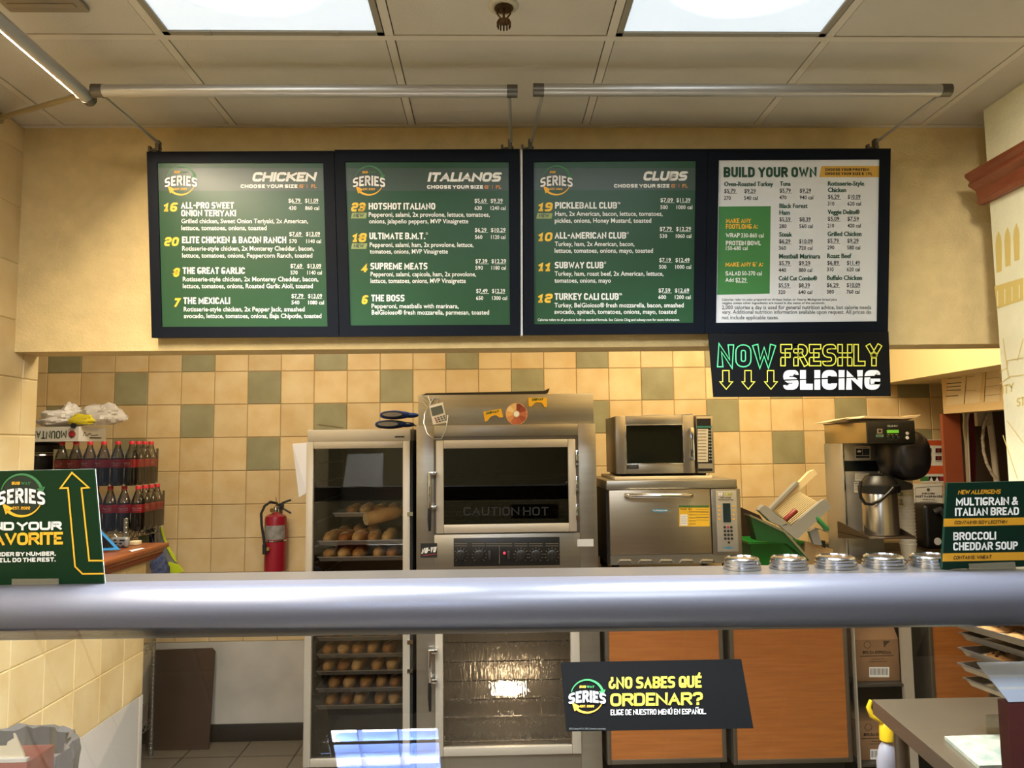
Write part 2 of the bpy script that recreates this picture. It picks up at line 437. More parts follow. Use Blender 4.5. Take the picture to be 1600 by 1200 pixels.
m.mi = 2; m.box(XB0-2*S-.3, YB, 0, 2.85, YB+.12, CEIL)
m.mi = 3; m.box(XB0-2*S-.3, YB-.003, .10, 2.84, YB, ZB0-8*S)
struct(m.build('wall_back', [tb, to, grout, frp], origin=(0, 0, 0)))
m = M(); m.box(XB0-.7, YB-.014, 0, 2.84, YB-.003, .10, .004)
struct(m.build('baseboard_back', mat('dark_cove_base', '1A1514', .5)))

XL = -1.694; YL0 = 2.6951; ZL0 = CZ-.7494
tl = tile_mat('beige_tile_side', 'E0CA98', 'D4B67E', (-10, YL0, ZL0))
m = M(); cells = []
for k in range(-14, 6):
    for j in range(-10, 2):
        y0, y1 = YL0+S*k, YL0+S*(k+1); zt = ZL0-S*j; zb = zt-S
        top = zt > 1.19
        if top and y0 > 2.78: continue
        if top: y1 = min(y1, 2.787)
        else: y1 = min(y1, 3.703)
        if y1-y0 < .02: continue
        if not top: zt = min(zt, 1.19)
        zt = min(zt, CEIL)
        cells.append((y0, zb, y1, zt, 0))
tiles(m, (XL, 0, 0), (0, 1, 0), (0, 0, 1), (1, 0, 0), cells)
m.mi = 1; m.box(XL-.13, YL0-14*S, 0, XL, 2.787, CEIL); m.box(XL-.13, 2.787, 0, XL, 3.703, 1.19)
m.mi = 2; m.box(XL, .2, .0, XL+.003, 3.69, ZL0-2*S-.004); m.box(XL-.002, 3.672, 0, XL+.006, 3.706, ZL0-2*S-.004, .002)
struct(m.build('wall_left', [tl, mat('cream_side', 'D8C48E', .8), mat('white_board', 'C9C6C4', .5, var=.06, vscale=3)], origin=(0, 0, 0)))
m = M(); m.box(-3.35, 2.4, 0, -3.2, YB, CEIL); struct(m.build('wall_kitchen_left', cream))

# low wall's timber cap with a rope moulding
cap = thing('wooden_ledge', 'stained wooden cap with carved rope moulding on top of the low tiled wall', 'counter top', (-1.75, 3.24, 1.19))
m = M(); m.box(XL-.19, 2.79, 1.245, XL+.094, 3.745, 1.268, .006)
m.box(XL-.17, 2.79, 1.228, XL+.078, 3.73, 1.245, .005); m.build('cap_board', wood, cap)
m = M(); m.box(XL-.15, 2.79, 1.191, XL+.02, 3.715, 1.228)
m.prism([(XL+.02, 2.79, 1.192), (XL+.028, 2.79, 1.192), (XL+.07, 2.79, 1.228), (XL+.02, 2.79, 1.228)], (0, .925, 0)); m.build('cove_moulding', wood, cap)
m = M()
for i in range(38):
    y = 2.81+i*.0243; m.tube([(XL+.036, y, 1.198), (XL+.062, y+.02, 1.224)], .0085, 6)
m.build('rope_carving', wood, cap)

# header wall above the pass, soffit, kitchen side walls
stucco = mat('tan_stucco', 'D6BC84', .75, var=.10, vscale=14, bump=.28, bscale=110)
m = M(); m.box(XL-.13, 2.643, 2.072, 2.6, 2.776, CEIL); struct(m.build('wall_header', stucco))
m = M(); m.box(2.42, 2.777, CZ+.366, 2.9, YB-.005, CEIL); struct(m.build('wall_soffit', mat('warm_cream_paint', 'E2CF9A', .75)))
m = M(); m.box(2.6, 3.0, CZ+.163, 2.72, 4.2, CZ+.365)
struct(m.build('wall_closet_header', mat('tan_panel', 'C6A876', .8)))
m = M(); m.box(2.86, YB-.08, 0, 4.2, YB+.06, CEIL); m.box(3.5, 2.6, 0, 3.6, YB-.08, CEIL)
struct(m.build('wall_closet', mat('brown_closet_wall', '4E3B2C', .8)))
m = M(); m.box(P(1475.5, 700, Y=4.205).x, 4.205, 0, P(1503, 700, Y=4.205).x, 4.23, CZ+.1625); struct(m.build('wall_closet_side', mat('rust_paint', '8A4428', .6)))

# pillar with wall covering and rail
pap = mat('cream_wall_covering', 'E4DDB8', .75, var=.07, vscale=10, bump=.18, bscale=70)
m = M(); m.box(1.76, 1.95, 0, 2.6, 2.5, CEIL); struct(m.build('wall_right', pap))
rail = [(0, 0), (.02, 0), (.03, .012), (.022, .02), (.03, .05), (.058, .07), (.05, .085), (.066, .10), (.066, .112), (0, .112)]
zr = P(1524, 313, X=1.76).z
m = M(); m.prism([(1.759-a, 1.95, zr-.035+b) for a, b in rail], (0, .575, 0))
o = m.build('trim_1', wood_r); struct(o)
art = mat('mural_ochre', 'CFB566', .75)
pr = Print(Pl((1.7595, 0, 0), (-1, 0, 0)), 1500, 230, 4.44)
for k in range(3):
    x = 268+k*62; y = 610-k*27
    pr.poly([(x-22, y+70), (x-16, y+15), (x, y-30), (x+16, y+10), (x+22, y+60), (x+22, y+250-14*k), (x-14, y+262-14*k)], art)
pr.poly([(240, 965), (440, 905), (440, 1060), (255, 1120)], art)
for a in range(4): pr.line([(262+a*50, 1000-a*14), (262+a*50, 1100-a*18)], 6, pap, lay=2)
pr.T('ITY', 295, 375, 1715, 60, art, t=.14, yb2=1690)
pr.T('ST', 395, 450, 1800, 60, art, t=.14, yb2=1790)
for q in ([(275, 1560), (330, 1530), (330, 1480), (440, 1460)], [(280, 1640), (350, 1590), (440, 1580)], [(300, 1330), (340, 1600)], [(330, 1900), (440, 2050)], [(300, 2000), (400, 2300)], [(440, 1330), (400, 1480)]):
    pr.line(q, 5, art)
o = pr.build('wall_mural', None); o['kind'] = 'structure'; o.name = 'wall_right_mural'

# floor
ft = bpy.data.materials.new('quarry_floor'); ft.use_nodes = True
N, L = ft.node_tree.nodes, ft.node_tree.links; b = N['Principled BSDF']; b.inputs['Roughness'].default_value = .45
tc = N.new('ShaderNodeTexCoord'); mp = N.new('ShaderNodeMapping'); mp.inputs['Location'].default_value = (1.446/.314, -4.36/.314, 0); mp.inputs['Scale'].default_value = (1/.314,)*3
br = N.new('ShaderNodeTexBrick'); br.offset = 0; br.inputs['Scale'].default_value = 1; br.inputs['Brick Width'].default_value = 1; br.inputs['Row Height'].default_value = 1; br.inputs['Mortar Size'].default_value = .012
br.inputs['Color1'].default_value = lin('665B4B'); br.inputs['Color2'].default_value = lin('60564a'); br.inputs['Mortar'].default_value = lin('2B241D')
L.new(tc.outputs['Object'], mp.inputs[0]); L.new(mp.outputs[0], br.inputs['Vector']); L.new(br.outputs['Color'], b.inputs['Base Color'])
m = M(); m.box(-3.4, -4.5, -.08, 5.2, YB+.2, 0); struct(m.build('floor', ft, origin=(0, 0, 0)))

# ceiling: lay-in tiles between T bars
ceilm = mat('ceiling_tile', 'C4BBA8', .9, var=.08, vscale=3, bump=.10, bscale=130)
tbar = mat('ceiling_tee', 'CDC3AF', .6)
plen = mat('plenum_dark', '2A241B', .9)
cols = [-3.2, -2.82, -2.19, -1.562, -.945, -.297, .340, .976, 1.60, 2.23, 2.86, 3.49, 4.12, 4.75, 5.2]
rows = [2.03-.61*k for k in range(11)][::-1]+[2.62]
krow = [2.78, 3.39, 4.0, 4.58]
LIGHTS = [(4, 1.42), (6, 1.42), (4, -1.02+.0), (9, -.41)]
lit = {(4, 9), (6, 9), (4, 5), (4, 4), (9, 6)}
m = M(); m.mi = 2; m.box(-3.4, -4.6, CEIL+.10, 5.2, YB+.1, CEIL+.16)
def crow(rs, key):
    for a in range(len(cols)-1):
        for bq in range(len(rs)-1):
            if key and (a, bq) in lit: continue
            m.mi = 0; m.box(cols[a]+.027, rs[bq]+.027, CEIL+.001, cols[a+1]-.003, rs[bq+1]-.003, CEIL+.015)
    m.mi = 1
    for c in cols: m.box(c, rs[0], CEIL-.001, c+.024, rs[-1]+.024, CEIL+.004)
    for r in rs: m.box(cols[0], r, CEIL-.0015, cols[-1], r+.024, CEIL+.0035)
crow(rows, True); crow(krow, False)
struct(m.build('ceiling', [ceilm, tbar, plen], origin=(0, 0, 0)))
m = M(); m.box(-3.4, -4.6, 0, 5.2, -4.5, CEIL); struct(m.build('wall_dining_back', cream))
m = M(); m.box(5.2, -4.6, 0, 5.3, YB, CEIL); struct(m.build('wall_dining_right', cream))
m = M(); m.box(-3.4, -4.6, 0, -3.3, .05, CEIL); struct(m.build('wall_dining_left', cream))

# ------------------------------------------------------------------ ceiling fixtures
lens = bpy.data.materials.new('prismatic_lens'); lens.use_nodes = True
N, L = lens.node_tree.nodes, lens.node_tree.links; b = N['Principled BSDF']
b.inputs['Base Color'].default_value = (.8, .85, .9, 1); b.inputs['Roughness'].default_value = .3
tc = N.new('ShaderNodeTexCoord')
gr = N.new('ShaderNodeTexGradient'); gr.gradient_type = 'SPHERICAL'; mp = N.new('ShaderNodeMapping'); mp.inputs['Scale'].default_value = (2.7, 2.9, 0)
L.new(tc.outputs['Object'], mp.inputs[0]); L.new(mp.outputs[0], gr.inputs[0])
wv = N.new('ShaderNodeTexVoronoi'); wv.inputs['Scale'].default_value = 85; wv.distance = 'CHEBYCHEV'; wv.inputs['Randomness'].default_value = 0
m2 = N.new('ShaderNodeMapping'); m2.inputs['Rotation'].default_value = (0, 0, .785); L.new(tc.outputs['Object'], m2.inputs[0]); L.new(m2.outputs[0], wv.inputs['Vector'])
mr = N.new('ShaderNodeMapRange'); mr.inputs[1].default_value = .36; mr.inputs[2].default_value = .95; mr.inputs[3].default_value = .66; mr.inputs[4].default_value = 6.0; L.new(gr.outputs['Fac'], mr.inputs[0])
mr2 = N.new('ShaderNodeMapRange'); mr2.inputs[1].default_value = 0; mr2.inputs[2].default_value = .7; mr2.inputs[3].default_value = 1.12; mr2.inputs[4].default_value = .72; L.new(wv.outputs['Distance'], mr2.inputs[0])
mu = N.new('ShaderNodeMath'); mu.operation = 'MULTIPLY'; L.new(mr.outputs[0], mu.inputs[0]); L.new(mr2.outputs[0], mu.inputs[1])
b.inputs['Emission Color'].default_value = (.74, .87, 1, 1); L.new(mu.outputs[0], b.inputs['Emission Strength'])
def troffer(x0, x1, y0, y1, label):
    t = thing('ceiling_light', label, 'ceiling light', ((x0+x1)/2, (y0+y1)/2, CEIL), 'flat ceiling lights over the counter')
    m = M(); m.box(x0, y0, CEIL-.002, x0+.018, y1, CEIL+.09); m.box(x1-.018, y0, CEIL-.002, x1, y1, CEIL+.09)
    m.box(x0, y0, CEIL-.002, x1, y0+.018, CEIL+.09); m.box(x0, y1-.018, CEIL-.002, x1, y1, CEIL+.09)
    m.build('frame', mat('fixture_frame', '8F8674', .5), t)
    m = M(); m.box(x0+.016, y0+.016, CEIL+.004, x1-.016, y1-.016, CEIL+.012); m.build('lens', lens, t)
    for sx in (.2, .78):
        m = M(); m.box(x0+(x1-x0)*sx-.012, y1-.022, CEIL-.005, x0+(x1-x0)*sx+.012, y1-.004, CEIL); m.build('latch', mat('fixture_frame', '8F8674', .5), t)
troffer(-.92, -.30, 1.43, 2.03, 'flat prismatic ceiling light panel above the CHICKEN and ITALIANOS boards')
troffer(.366, .972, 1.43, 2.03, 'flat prismatic ceiling light panel above the CLUBS and BUILD YOUR OWN boards')

# sneeze-guard glass plane (the photo's glare is this troffer mirrored in it)
GP, GN = Vector((0, 1.571, CZ-.445)), Vector((0, -math.cos(math.radians(27.8)), math.sin(math.radians(27.8))))
def mirror(px, py):
    d = ray(px, py); o = Vector((0, 0, CZ)); h = o+d*((GP-o).dot(GN)/d.dot(GN)); r = d-2*d.dot(GN)*GN
    return h+r*((CEIL-h.z)/r.z)
a, b_ = mirror(495, 1146), mirror(684, 1134)
tx0, tx1, ty1 = a.x, b_.x, (a.y+b_.y)/2; ty0 = ty1-.61
t = thing('louvered_light', 'parabolic louvered ceiling light with two curved tubes, mirrored in the counter glass', 'ceiling light', ((tx0+tx1)/2, (ty0+ty1)/2, CEIL))
refl = mat('reflector_tube_glow', 'A8C4FF', .35, emit=3.4)  # glow put into reflector and louvers in place of bounced tube light
m = M(); zt = CEIL+.088
m.box(tx0-.01, ty0-.01, CEIL, tx0, ty1+.01, zt); m.box(tx1, ty0-.01, CEIL, tx1+.01, ty1+.01, zt)
m.box(tx0-.01, ty0-.01, CEIL, tx1+.01, ty0, zt); m.box(tx0-.01, ty1, CEIL, tx1+.01, ty1+.01, zt); m.box(tx0-.01, ty0-.01, zt, tx1+.01, ty1+.01, zt+.006)
m.build('housing', mat('fixture_white', 'DDE2EA', .4), t)
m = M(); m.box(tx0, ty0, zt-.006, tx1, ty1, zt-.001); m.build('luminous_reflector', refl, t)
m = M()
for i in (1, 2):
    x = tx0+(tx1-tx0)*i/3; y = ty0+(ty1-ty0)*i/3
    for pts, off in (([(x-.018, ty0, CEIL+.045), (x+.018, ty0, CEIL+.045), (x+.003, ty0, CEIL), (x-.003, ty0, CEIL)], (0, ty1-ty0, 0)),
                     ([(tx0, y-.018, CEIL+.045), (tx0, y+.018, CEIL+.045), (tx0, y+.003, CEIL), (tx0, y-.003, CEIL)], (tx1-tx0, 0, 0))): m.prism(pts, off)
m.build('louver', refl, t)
lampm = mat('lit_tube', 'F4F8FF', .3, emit=95)
for yc in (ty1-.155, ty0+.155):
    m = M(); q = .075; xb = tx0+.13
    pts = [(tx1-.02, yc-q, CEIL+.066)]+[(xb-q*math.sin(math.pi*i/10), yc-q*math.cos(math.pi*i/10), CEIL+.066) for i in range(11)]+[(tx1-.02, yc+q, CEIL+.066)]
    m.tube(pts, .0155, 8); m.build('fluorescent_tube', lampm, t)

# sprinkler and vent on the ceiling
t = thing('fire_sprinkler', 'recessed brass fire sprinkler hanging from the ceiling between the two light panels', 'sprinkler', (.04, 1.885, CEIL))
m = M(); m.lathe([(.014, -.004), (.020, -.006), (.034, -.007), (.040, -.003), (.041, .0)], (.04, 1.885, CEIL), 28); m.build('escutcheon', mat('sprinkler_white', 'B9AE93', .4), t)
br_ = mat('aged_brass', '6E5236', .35, .9)
m = M(); m.lathe([(.0, -.004), (.024, -.0075), (.026, -.0085), (0, -.0095)], (.04, 1.885, CEIL), 20)
m.tube([(.04, 1.885, CEIL-.005), (.04, 1.885, CEIL-.042)], .0035, 8)
m.tube([(.025, 1.885, CEIL-.006), (.022, 1.885, CEIL-.022), (.036, 1.885, CEIL-.043)], .0025, 6); m.tube([(.055, 1.885, CEIL-.006), (.058, 1.885, CEIL-.022), (.044, 1.885, CEIL-.043)], .0025, 6); m.build('frame_arms', br_, t)
m = M(); m.lathe([(0, -.043), (.017, -.043), (.018, -.046), (.006, -.048), (0, -.048)], (.04, 1.885, CEIL), 18)
for i in range(12):
    a = 2*math.pi*i/12; c = Vector((.04+.015*math.cos(a), 1.885+.015*math.sin(a), CEIL-.046)); m.obox(c+Vector((.002*math.cos(a), .002*math.sin(a), -.007)), (.002, 0, 0), (0, .002, 0), (0, 0, .008))
m.build('deflector', br_, t)
m = M(); m.box(-1.27, 1.66, CEIL-.014, -1.06, 1.905, CEIL-.001, .005)
for i in range(7): m.box(-1.25, 1.68+i*.03, CEIL-.017, -1.08, 1.695+i*.03, CEIL-.013)
tag(m.build('ceiling_vent', mat('vent_paint', '8F8068', .6)), 'flat tan ceiling vent near the lit slot lamp', 'vent')

# ------------------------------------------------------------------ menu boards
BP = Pl((0, 2.52, CZ+1.04), (0, -.65, -.075))
def board(label, c, zoom, fill):
    """c: the four outer corners in the photo (tl, tr, br, bl)"""
    q = [BP(*p) for p in c]; back = Vector((0, .05, .006))
    t = thing('menu_board', label, 'menu board', (sum(q, Vector())/4), 'green and white menu boards')
    ins = 14.5
    inner = fill['panel']; z = zoom; ip = [(z[0]+x/z[2], z[1]+y/z[2]) for x, y in inner]; iq = [BP(*p) for p in ip]
    m = M()
    front_o, front_i = [m.bm.verts.new(p) for p in q], [m.bm.verts.new(p) for p in iq]
    bo, bi = [m.bm.verts.new(p+back) for p in q], [m.bm.verts.new(p+BP.n*-.006) for p in iq]
    for i in range(4):
        j = (i+1) % 4
        m.face([front_o[i], front_o[j], front_i[j], front_i[i]]); m.face([front_i[i], front_i[j], bi[j], bi[i]]); m.face([front_o[j], front_o[i], bo[i], bo[j]])
    m.face(bo[::-1]); m.build('frame', navy, t)
    m = M(); e = BP.n*-.0055; m.prism([p+e for p in iq], BP.n*-.02); pan = m.build('panel', fill['mat'], t)
    pr = Print(Pl(BP.p+BP.n*-.0055, BP.n), *zoom); fill['draw'](pr); pr.build('lettering', pan)
    for k in (.12, .88):
        a = q[0].lerp(q[1], k); m = M(); m.box(a.x-.02, a.y+.03, a.z-.09, a.x+.02, 2.6425, a.z-.04); m.build('wall_bracket', steel_d, t)
        a = q[3].lerp(q[2], k); m = M(); m.box(a.x-.02, a.y+.03, a.z+.04, a.x+.02, 2.6425, a.z+.06); m.build('wall_bracket', steel_d, t)
    return t
def head(pr, bandr, title, tx, ty, c0, c1, cy, f0, f1, logo):
    x0, y0, x1, y1 = bandr; pr.rect(x0, y0, x1, y1, band, 1)
    pr.T(title, tx[0], tx[1], ty, 55, txtw, t=.275, sh=.22, gap=.05)
    pr.T('CHOOSE YOUR SIZE', c0, c1, cy, 21, txtw, t=.3, gap=.16); pr.T('6"', f0, f0+32, cy, 21, txto, t=.25); pr.T('I', f0+45, f0+52, cy, 22, txto, t=.12); pr.T('FL', f1-32, f1, cy, 21, txto, t=.25)
    pr.logo(*logo)
def item(pr, num, n0, n1, nb, name, x0, x1, yb, price, desc, new=None, name2=None):
    pr.T(num, n0, n1, nb, 53, yel, t=.25, sh=.18, gap=.06)
    pr.T(name, x0, x1, yb, 39, txtw, t=.205, gap=.085)
    if name2: pr.T(*name2, 38, txtw, t=.205, gap=.085)
    pr.price(*price, txtw)
    for s, a, b, y in desc: pr.t(s, a, b, y, 26, txtw)
    if new:
        a, y0, b, y1 = new; pr.poly([(a+6, y0), (b, y0), (b-6, y1), (a, y1)], badge, 2); pr.T('NEW', a+14, b-18, y1-7, 21, band, t=.24, sh=.15, lay=4)
def d_chicken(pr):
    head(pr, (98, 160, 1068, 293), 'CHICKEN', (650, 1034), 239, 585, 918, 277, 928, 1030, (236, 232, 84))
    item(pr, '16', 130, 220, 415, 'ALL-PRO SWEET', 236, 546, 398, ('$6.79', '$11.09', 865, 935, 962, 1040, 362, '430', '860 cal', 866, 911, 963, 1045, 405),
         [('Grilled chicken, Sweet Onion Teriyaki, 2x American,', 238, 980, 483), ('lettuce, tomatoes, onions, toasted', 238, 737, 523)], name2=('ONION TERIYAKI', 237, 558, 443))
    item(pr, '20', 135, 228, 617, 'ELITE CHICKEN & BACON RANCH', 242, 852, 600, ('$7.69', '$13.09', 870, 940, 968, 1050, 557, '570', '1140 cal', 870, 914, 970, 1056, 599),
         [('Rotisserie-style chicken, 2x Monterey Cheddar, bacon,', 243, 1014, 643), ('lettuce, tomatoes, onions, Peppercorn Ranch, toasted', 243, 1005, 684)])
    item(pr, '8', 188, 233, 797, 'THE GREAT GARLIC', 246, 610, 780, ('$7.69', '$13.09', 877, 945, 975, 1057, 744, '570', '1140 cal', 877, 919, 975, 1061, 783),
         [('Rotisserie-style chicken, 2x Monterey Cheddar, bacon,', 247, 1040, 823), ('lettuce, tomatoes, onions, Roasted Garlic Aioli, toasted', 247, 1008, 863)])
    item(pr, '7', 192, 235, 974, 'THE MEXICALI', 250, 523, 956, ('$7.79', '$13.09', 883, 952, 980, 1062, 920, '540', '1080 cal', 883, 929, 981, 1073, 958),
         [('Rotisserie-style chicken, 2x Pepper Jack, smashed', 252, 960, 999), ('avocado, lettuce, tomatoes, onions, Baja Chipotle, toasted', 253, 1058, 1038)])
def d_italian(pr):
    head(pr, (112, 160, 1070, 293), 'ITALIANOS', (592, 1030), 240, 590, 918, 281, 926, 1025, (250, 233, 84))
    item(pr, '23', 142, 234, 415, 'HOTSHOT ITALIANO', 248, 638, 403, ('$5.69', '$9.39', 868, 938, 962, 1033, 363, '620', '1240 cal', 868, 911, 962, 1050, 405),
         [('Pepperoni, salami, 2x provolone, lettuce, tomatoes,', 248, 957, 445), ('onions, jalapeño peppers, MVP Vinaigrette', 250, 832, 484)], (144, 422, 238, 455))
    item(pr, '18', 148, 240, 594, 'ULTIMATE B.M.T.®', 252, 594, 577, ('$6.29', '$10.29', 870, 938, 964, 1050, 534, '560', '1120 cal', 870, 914, 965, 1049, 575),
         [('Pepperoni, salami, ham, 2x provolone, lettuce,', 254, 862, 622), ('tomatoes, onions, MVP Vinaigrette', 254, 712, 661)], (145, 601, 240, 633))
    item(pr, '4', 203, 247, 770, 'SUPREME MEATS', 258, 592, 754, ('$7.39', '$12.29', 873, 943, 967, 1053, 717, '590', '1180 cal', 873, 917, 967, 1052, 755),
         [('Pepperoni, salami, capicola, ham, 2x provolone,', 259, 877, 794), ('lettuce, tomatoes, onions, MVP Vinaigrette', 259, 817, 833)])
    item(pr, '6', 204, 248, 958, 'THE BOSS', 263, 458, 941, ('$7.49', '$12.39', 877, 944, 970, 1047, 891, '650', '1300 cal', 877, 919, 971, 1059, 932),
         [('Pepperoni, meatballs with marinara,', 265, 775, 981), ('BelGioioso® fresh mozzarella, parmesan, toasted', 266, 953, 1018)])
def d_clubs(pr):
    head(pr, (90, 160, 1042, 290), 'CLUBS', (728, 996), 234, 560, 885, 275, 894, 992, (223, 232, 84))
    item(pr, '19', 112, 205, 414, 'PICKLEBALL CLUB™', 215, 597, 398, ('$7.09', '$11.39', 832, 905, 926, 1007, 359, '500', '1000 cal', 832, 875, 926, 1019, 400),
         [('Ham, 2x American, bacon, lettuce, tomatoes,', 215, 845, 440), ('pickles, onions, Honey Mustard, toasted', 213, 778, 480)], (105, 424, 200, 456))
    item(pr, '10', 112, 204, 589, 'ALL-AMERICAN CLUB®', 213, 646, 574, ('$7.79', '$12.29', 828, 898, 923, 1011, 528, '530', '1060 cal', 828, 871, 922, 1013, 569),
         [('Turkey, ham, 2x American, bacon,', 213, 680, 617), ('lettuce, tomatoes, onions, mayo, toasted', 212, 788, 656)])
    item(pr, '11', 112, 199, 765, 'SUBWAY CLUB®', 213, 514, 748, ('$7.19', '$12.49', 825, 893, 920, 1003, 710, '500', '1000 cal', 824, 867, 919, 1012, 750),
         [('Turkey, ham, roast beef, 2x American, lettuce,', 212, 850, 791), ('tomatoes, onions, mayo', 211, 542, 831)])
    item(pr, '12', 110, 204, 949, 'TURKEY CALI CLUB™', 212, 607, 932, ('$7.59', '$12.69', 821, 890, 916, 1000, 888, '600', '1200 cal', 820, 865, 916, 1009, 927),
         [('Turkey, BelGioioso® fresh mozzarella, bacon, smashed', 211, 968, 976), ('avocado, spinach, tomatoes, onions, mayo, toasted', 210, 925, 1014)])
    pr.t('Calories refers to all products built to standard formula. See Calorie Cling and subway.com for more information.', 113, 945, 1056, 15, txtw)
def d_build(pr):
    pr.T('BUILD YOUR OWN', 152, 697, 214, 60, txtg, t=.235, gap=.07)
    pr.poly([(712, 213), (725, 148), (1063, 146), (1062, 213)], mat('tab_gold', 'C99B3C', .5), 1)
    pr.T('CHOOSE YOUR PROTEIN', 746, 1003, 177, 16, txtk, t=.26, gap=.2); pr.T('CHOOSE YOUR SIZE 6" I FL', 746, 1022, 201, 16, txtk, t=.26, gap=.2)
    pr.poly([(124, 385), (428, 383), (422, 895), (113, 902)], boxg, 1)
    pr.T('MAKE ANY', 166, 312, 482, 27, txty); pr.T('FOOTLONG A:', 165, 352, 516, 28, txty); pr.T('WRAP', 165, 247, 566, 25, txtw); pr.t('330-860 cal', 254, 386, 566, 24, txtw)
    pr.T('PROTEIN BOWL', 165, 370, 612, 26, txtw); pr.t('150-680 cal', 165, 292, 640, 22, txtw); pr.T('MAKE ANY 6" A:', 163, 383, 737, 26, txty)
    pr.T('SALAD', 163, 252, 789, 25, txtw); pr.t('50-370 cal', 259, 375, 788, 24, txtw); pr.t('Add $2.29', 162, 285, 826, 23, txtw); pr.rect(225, 829, 292, 831, txtw, 2)
    for nm, pc in (
      ((('Oven-Roasted Turkey', 155, 440, 266),), ('$5.79', '$9.29', 155, 222, 273, 340, 305, '270', '540 cal', 154, 194, 272, 352, 346)),
      ((('Tuna', 481, 543, 264),), ('$5.79', '$9.29', 480, 545, 597, 664, 303, '470', '940 cal', 478, 520, 597, 676, 343)),
      ((('Rotisserie-Style', 762, 974, 263), ('Chicken', 762, 868, 301)), ('$6.29', '$10.09', 762, 830, 878, 953, 339, '310', '620 cal', 761, 800, 877, 956, 379)),
      ((('Black Forest', 478, 642, 394), ('Ham', 478, 538, 433)), ('$5.59', '$8.39', 478, 543, 596, 662, 471, '280', '560 cal', 477, 520, 595, 674, 511)),
      ((('Veggie Delite®', 761, 947, 430),), ('$5.09', '$7.59', 761, 829, 877, 944, 468, '210', '420 cal', 760, 799, 877, 955, 508)),
      ((('Steak', 477, 552, 561),), ('$6.29', '$10.09', 477, 543, 593, 673, 600, '360', '720 cal', 475, 518, 593, 672, 639)),
      ((('Grilled Chicken', 760, 958, 558),), ('$5.79', '$9.29', 760, 826, 876, 942, 597, '290', '580 cal', 759, 800, 875, 952, 636)),
      ((('Meatball Marinara', 476, 716, 689),), ('$5.79', '$9.29', 476, 540, 592, 659, 728, '440', '880 cal', 474, 518, 592, 670, 768)),
      ((('Roast Beef', 758, 898, 687),), ('$6.89', '$11.49', 758, 826, 873, 950, 726, '310', '620 cal', 757, 796, 873, 950, 764)),
      ((('Cold Cut Combo®', 474, 698, 818),), ('$5.59', '$8.39', 473, 536, 591, 657, 858, '320', '640 cal', 472, 513, 590, 670, 897)),
      ((('Buffalo Chicken', 757, 961, 815),), ('$6.29', '$10.09', 756, 824, 872, 952, 856, '380', '760 cal', 756, 798, 872, 948, 895))):
        for s, a, b, y in nm: pr.t(s, a, b, y, 26, txtg); pr.t(s, a+1.6, b+1.6, y, 26, txtg, lay=4)
        pr.price(*pc, txtk)
    pr.t('Calories refer to subs prepared on Artisan Italian or Hearty Multigrain bread plus', 142, 815, 936, 13, txts); pr.t('veggies unless other ingredients are noted in the name of the sandwich.', 142, 745, 956, 13, txts)
    pr.t('2,000 calories a day is used for general nutrition advice, but calorie needs', 142, 1016, 986, 22, txts); pr.t('vary. Additional nutrition information available upon request. All prices do', 142, 1016, 1013, 22, txts); pr.t('not include applicable taxes.', 142, 475, 1045, 22, txts)
board('dark framed green menu board headed CHICKEN', [(229, 237), (521.5, 235.5), (529.5, 526), (237, 528)], (220, 220, 3.748), dict(panel=[(95, 128), (1068, 128), (1093, 1087), (122, 1090)], mat=grn, draw=d_chicken))
board('dark framed green menu board headed ITALIANOS', [(522.5, 234), (812, 232.5), (812.5, 524), (530.5, 526)], (510, 220, 3.75), dict(panel=[(108, 122), (1068, 122), (1076, 1078), (138, 1082)], mat=grn, draw=d_italian))
board('dark framed green menu board headed CLUBS', [(817.5, 233), (1106, 232.5), (1101, 521), (818, 523.5)], (810, 220, 3.75), dict(panel=[(90, 122), (1042, 115), (1027, 1066), (92, 1075)], mat=grn, draw=d_clubs))
board('dark framed white menu board headed BUILD YOUR OWN', [(1106.5, 232.5), (1392, 232), (1387.5, 518), (1101.5, 521)], (1090, 220, 3.748), dict(panel=[(125, 112), (1068, 108), (1053, 1057), (108, 1066)], mat=mat('white_board_print', 'D4D4D2', .45), draw=d_build))
a, b_ = BP(814.8, 233), BP(815.2, 524)
m = M(); m.obox((a+b_)/2+Vector((0, .02, 0)), (.0035, 0, 0), (0, .016, 0), (b_-a)/2); tag(m.build('joint_strip', mat('pale_strip', 'CFCFC8', .4)), 'thin pale vertical strip between the ITALIANOS and CLUBS boards', 'strip')

# tubular bars over the boards
def rail_bar(label, xa, xb, arms, z):
    Y = 2.15; t = thing('tube_rail', label, 'rail', ((xa+xb)/2, Y, z), 'brushed tubes above the menu boards')
    m = M(); m.tube([(xa+.03, Y, z), (xb-.03, Y, z)], .0185, 20); m.build('tube', tubem, t)
    for x, s in ((xa, 1), (xb, -1)):
        m = M(); m.tube([(x, Y, z), (x+s*.032, Y, z)], .0195, 20); m.build('end_cap', steel_d, t)
    for x, bx in arms:
        q = BP(bx[0], bx[1])+Vector((0, .028, 0)); m = M()
        m.tube([(x, Y+.012, z-.012), (q.x, q.y-.01, q.z+.035)], .0055, 10); m.build('arm', tubem, t)
        m = M(); m.box(q.x-.011, q.y-.012, q.z+.006, q.x+.003, q.y+.012, q.z+.045, .002); m.tube([(q.x-.03, q.y, q.z+.012), (q.x+.008, q.y, q.z+.018)], .005, 8); m.box(q.x-.036, q.y-.008, q.z+.006, q.x-.028, q.y+.008, q.z+.025); m.build('clamp', steel_d, t)
    return t
rail_bar('long brushed metal tube above the CHICKEN and ITALIANOS boards', -1.181, .084, [(-1.155, (243, 235)), (.06, (799, 233))], CZ+1.072)
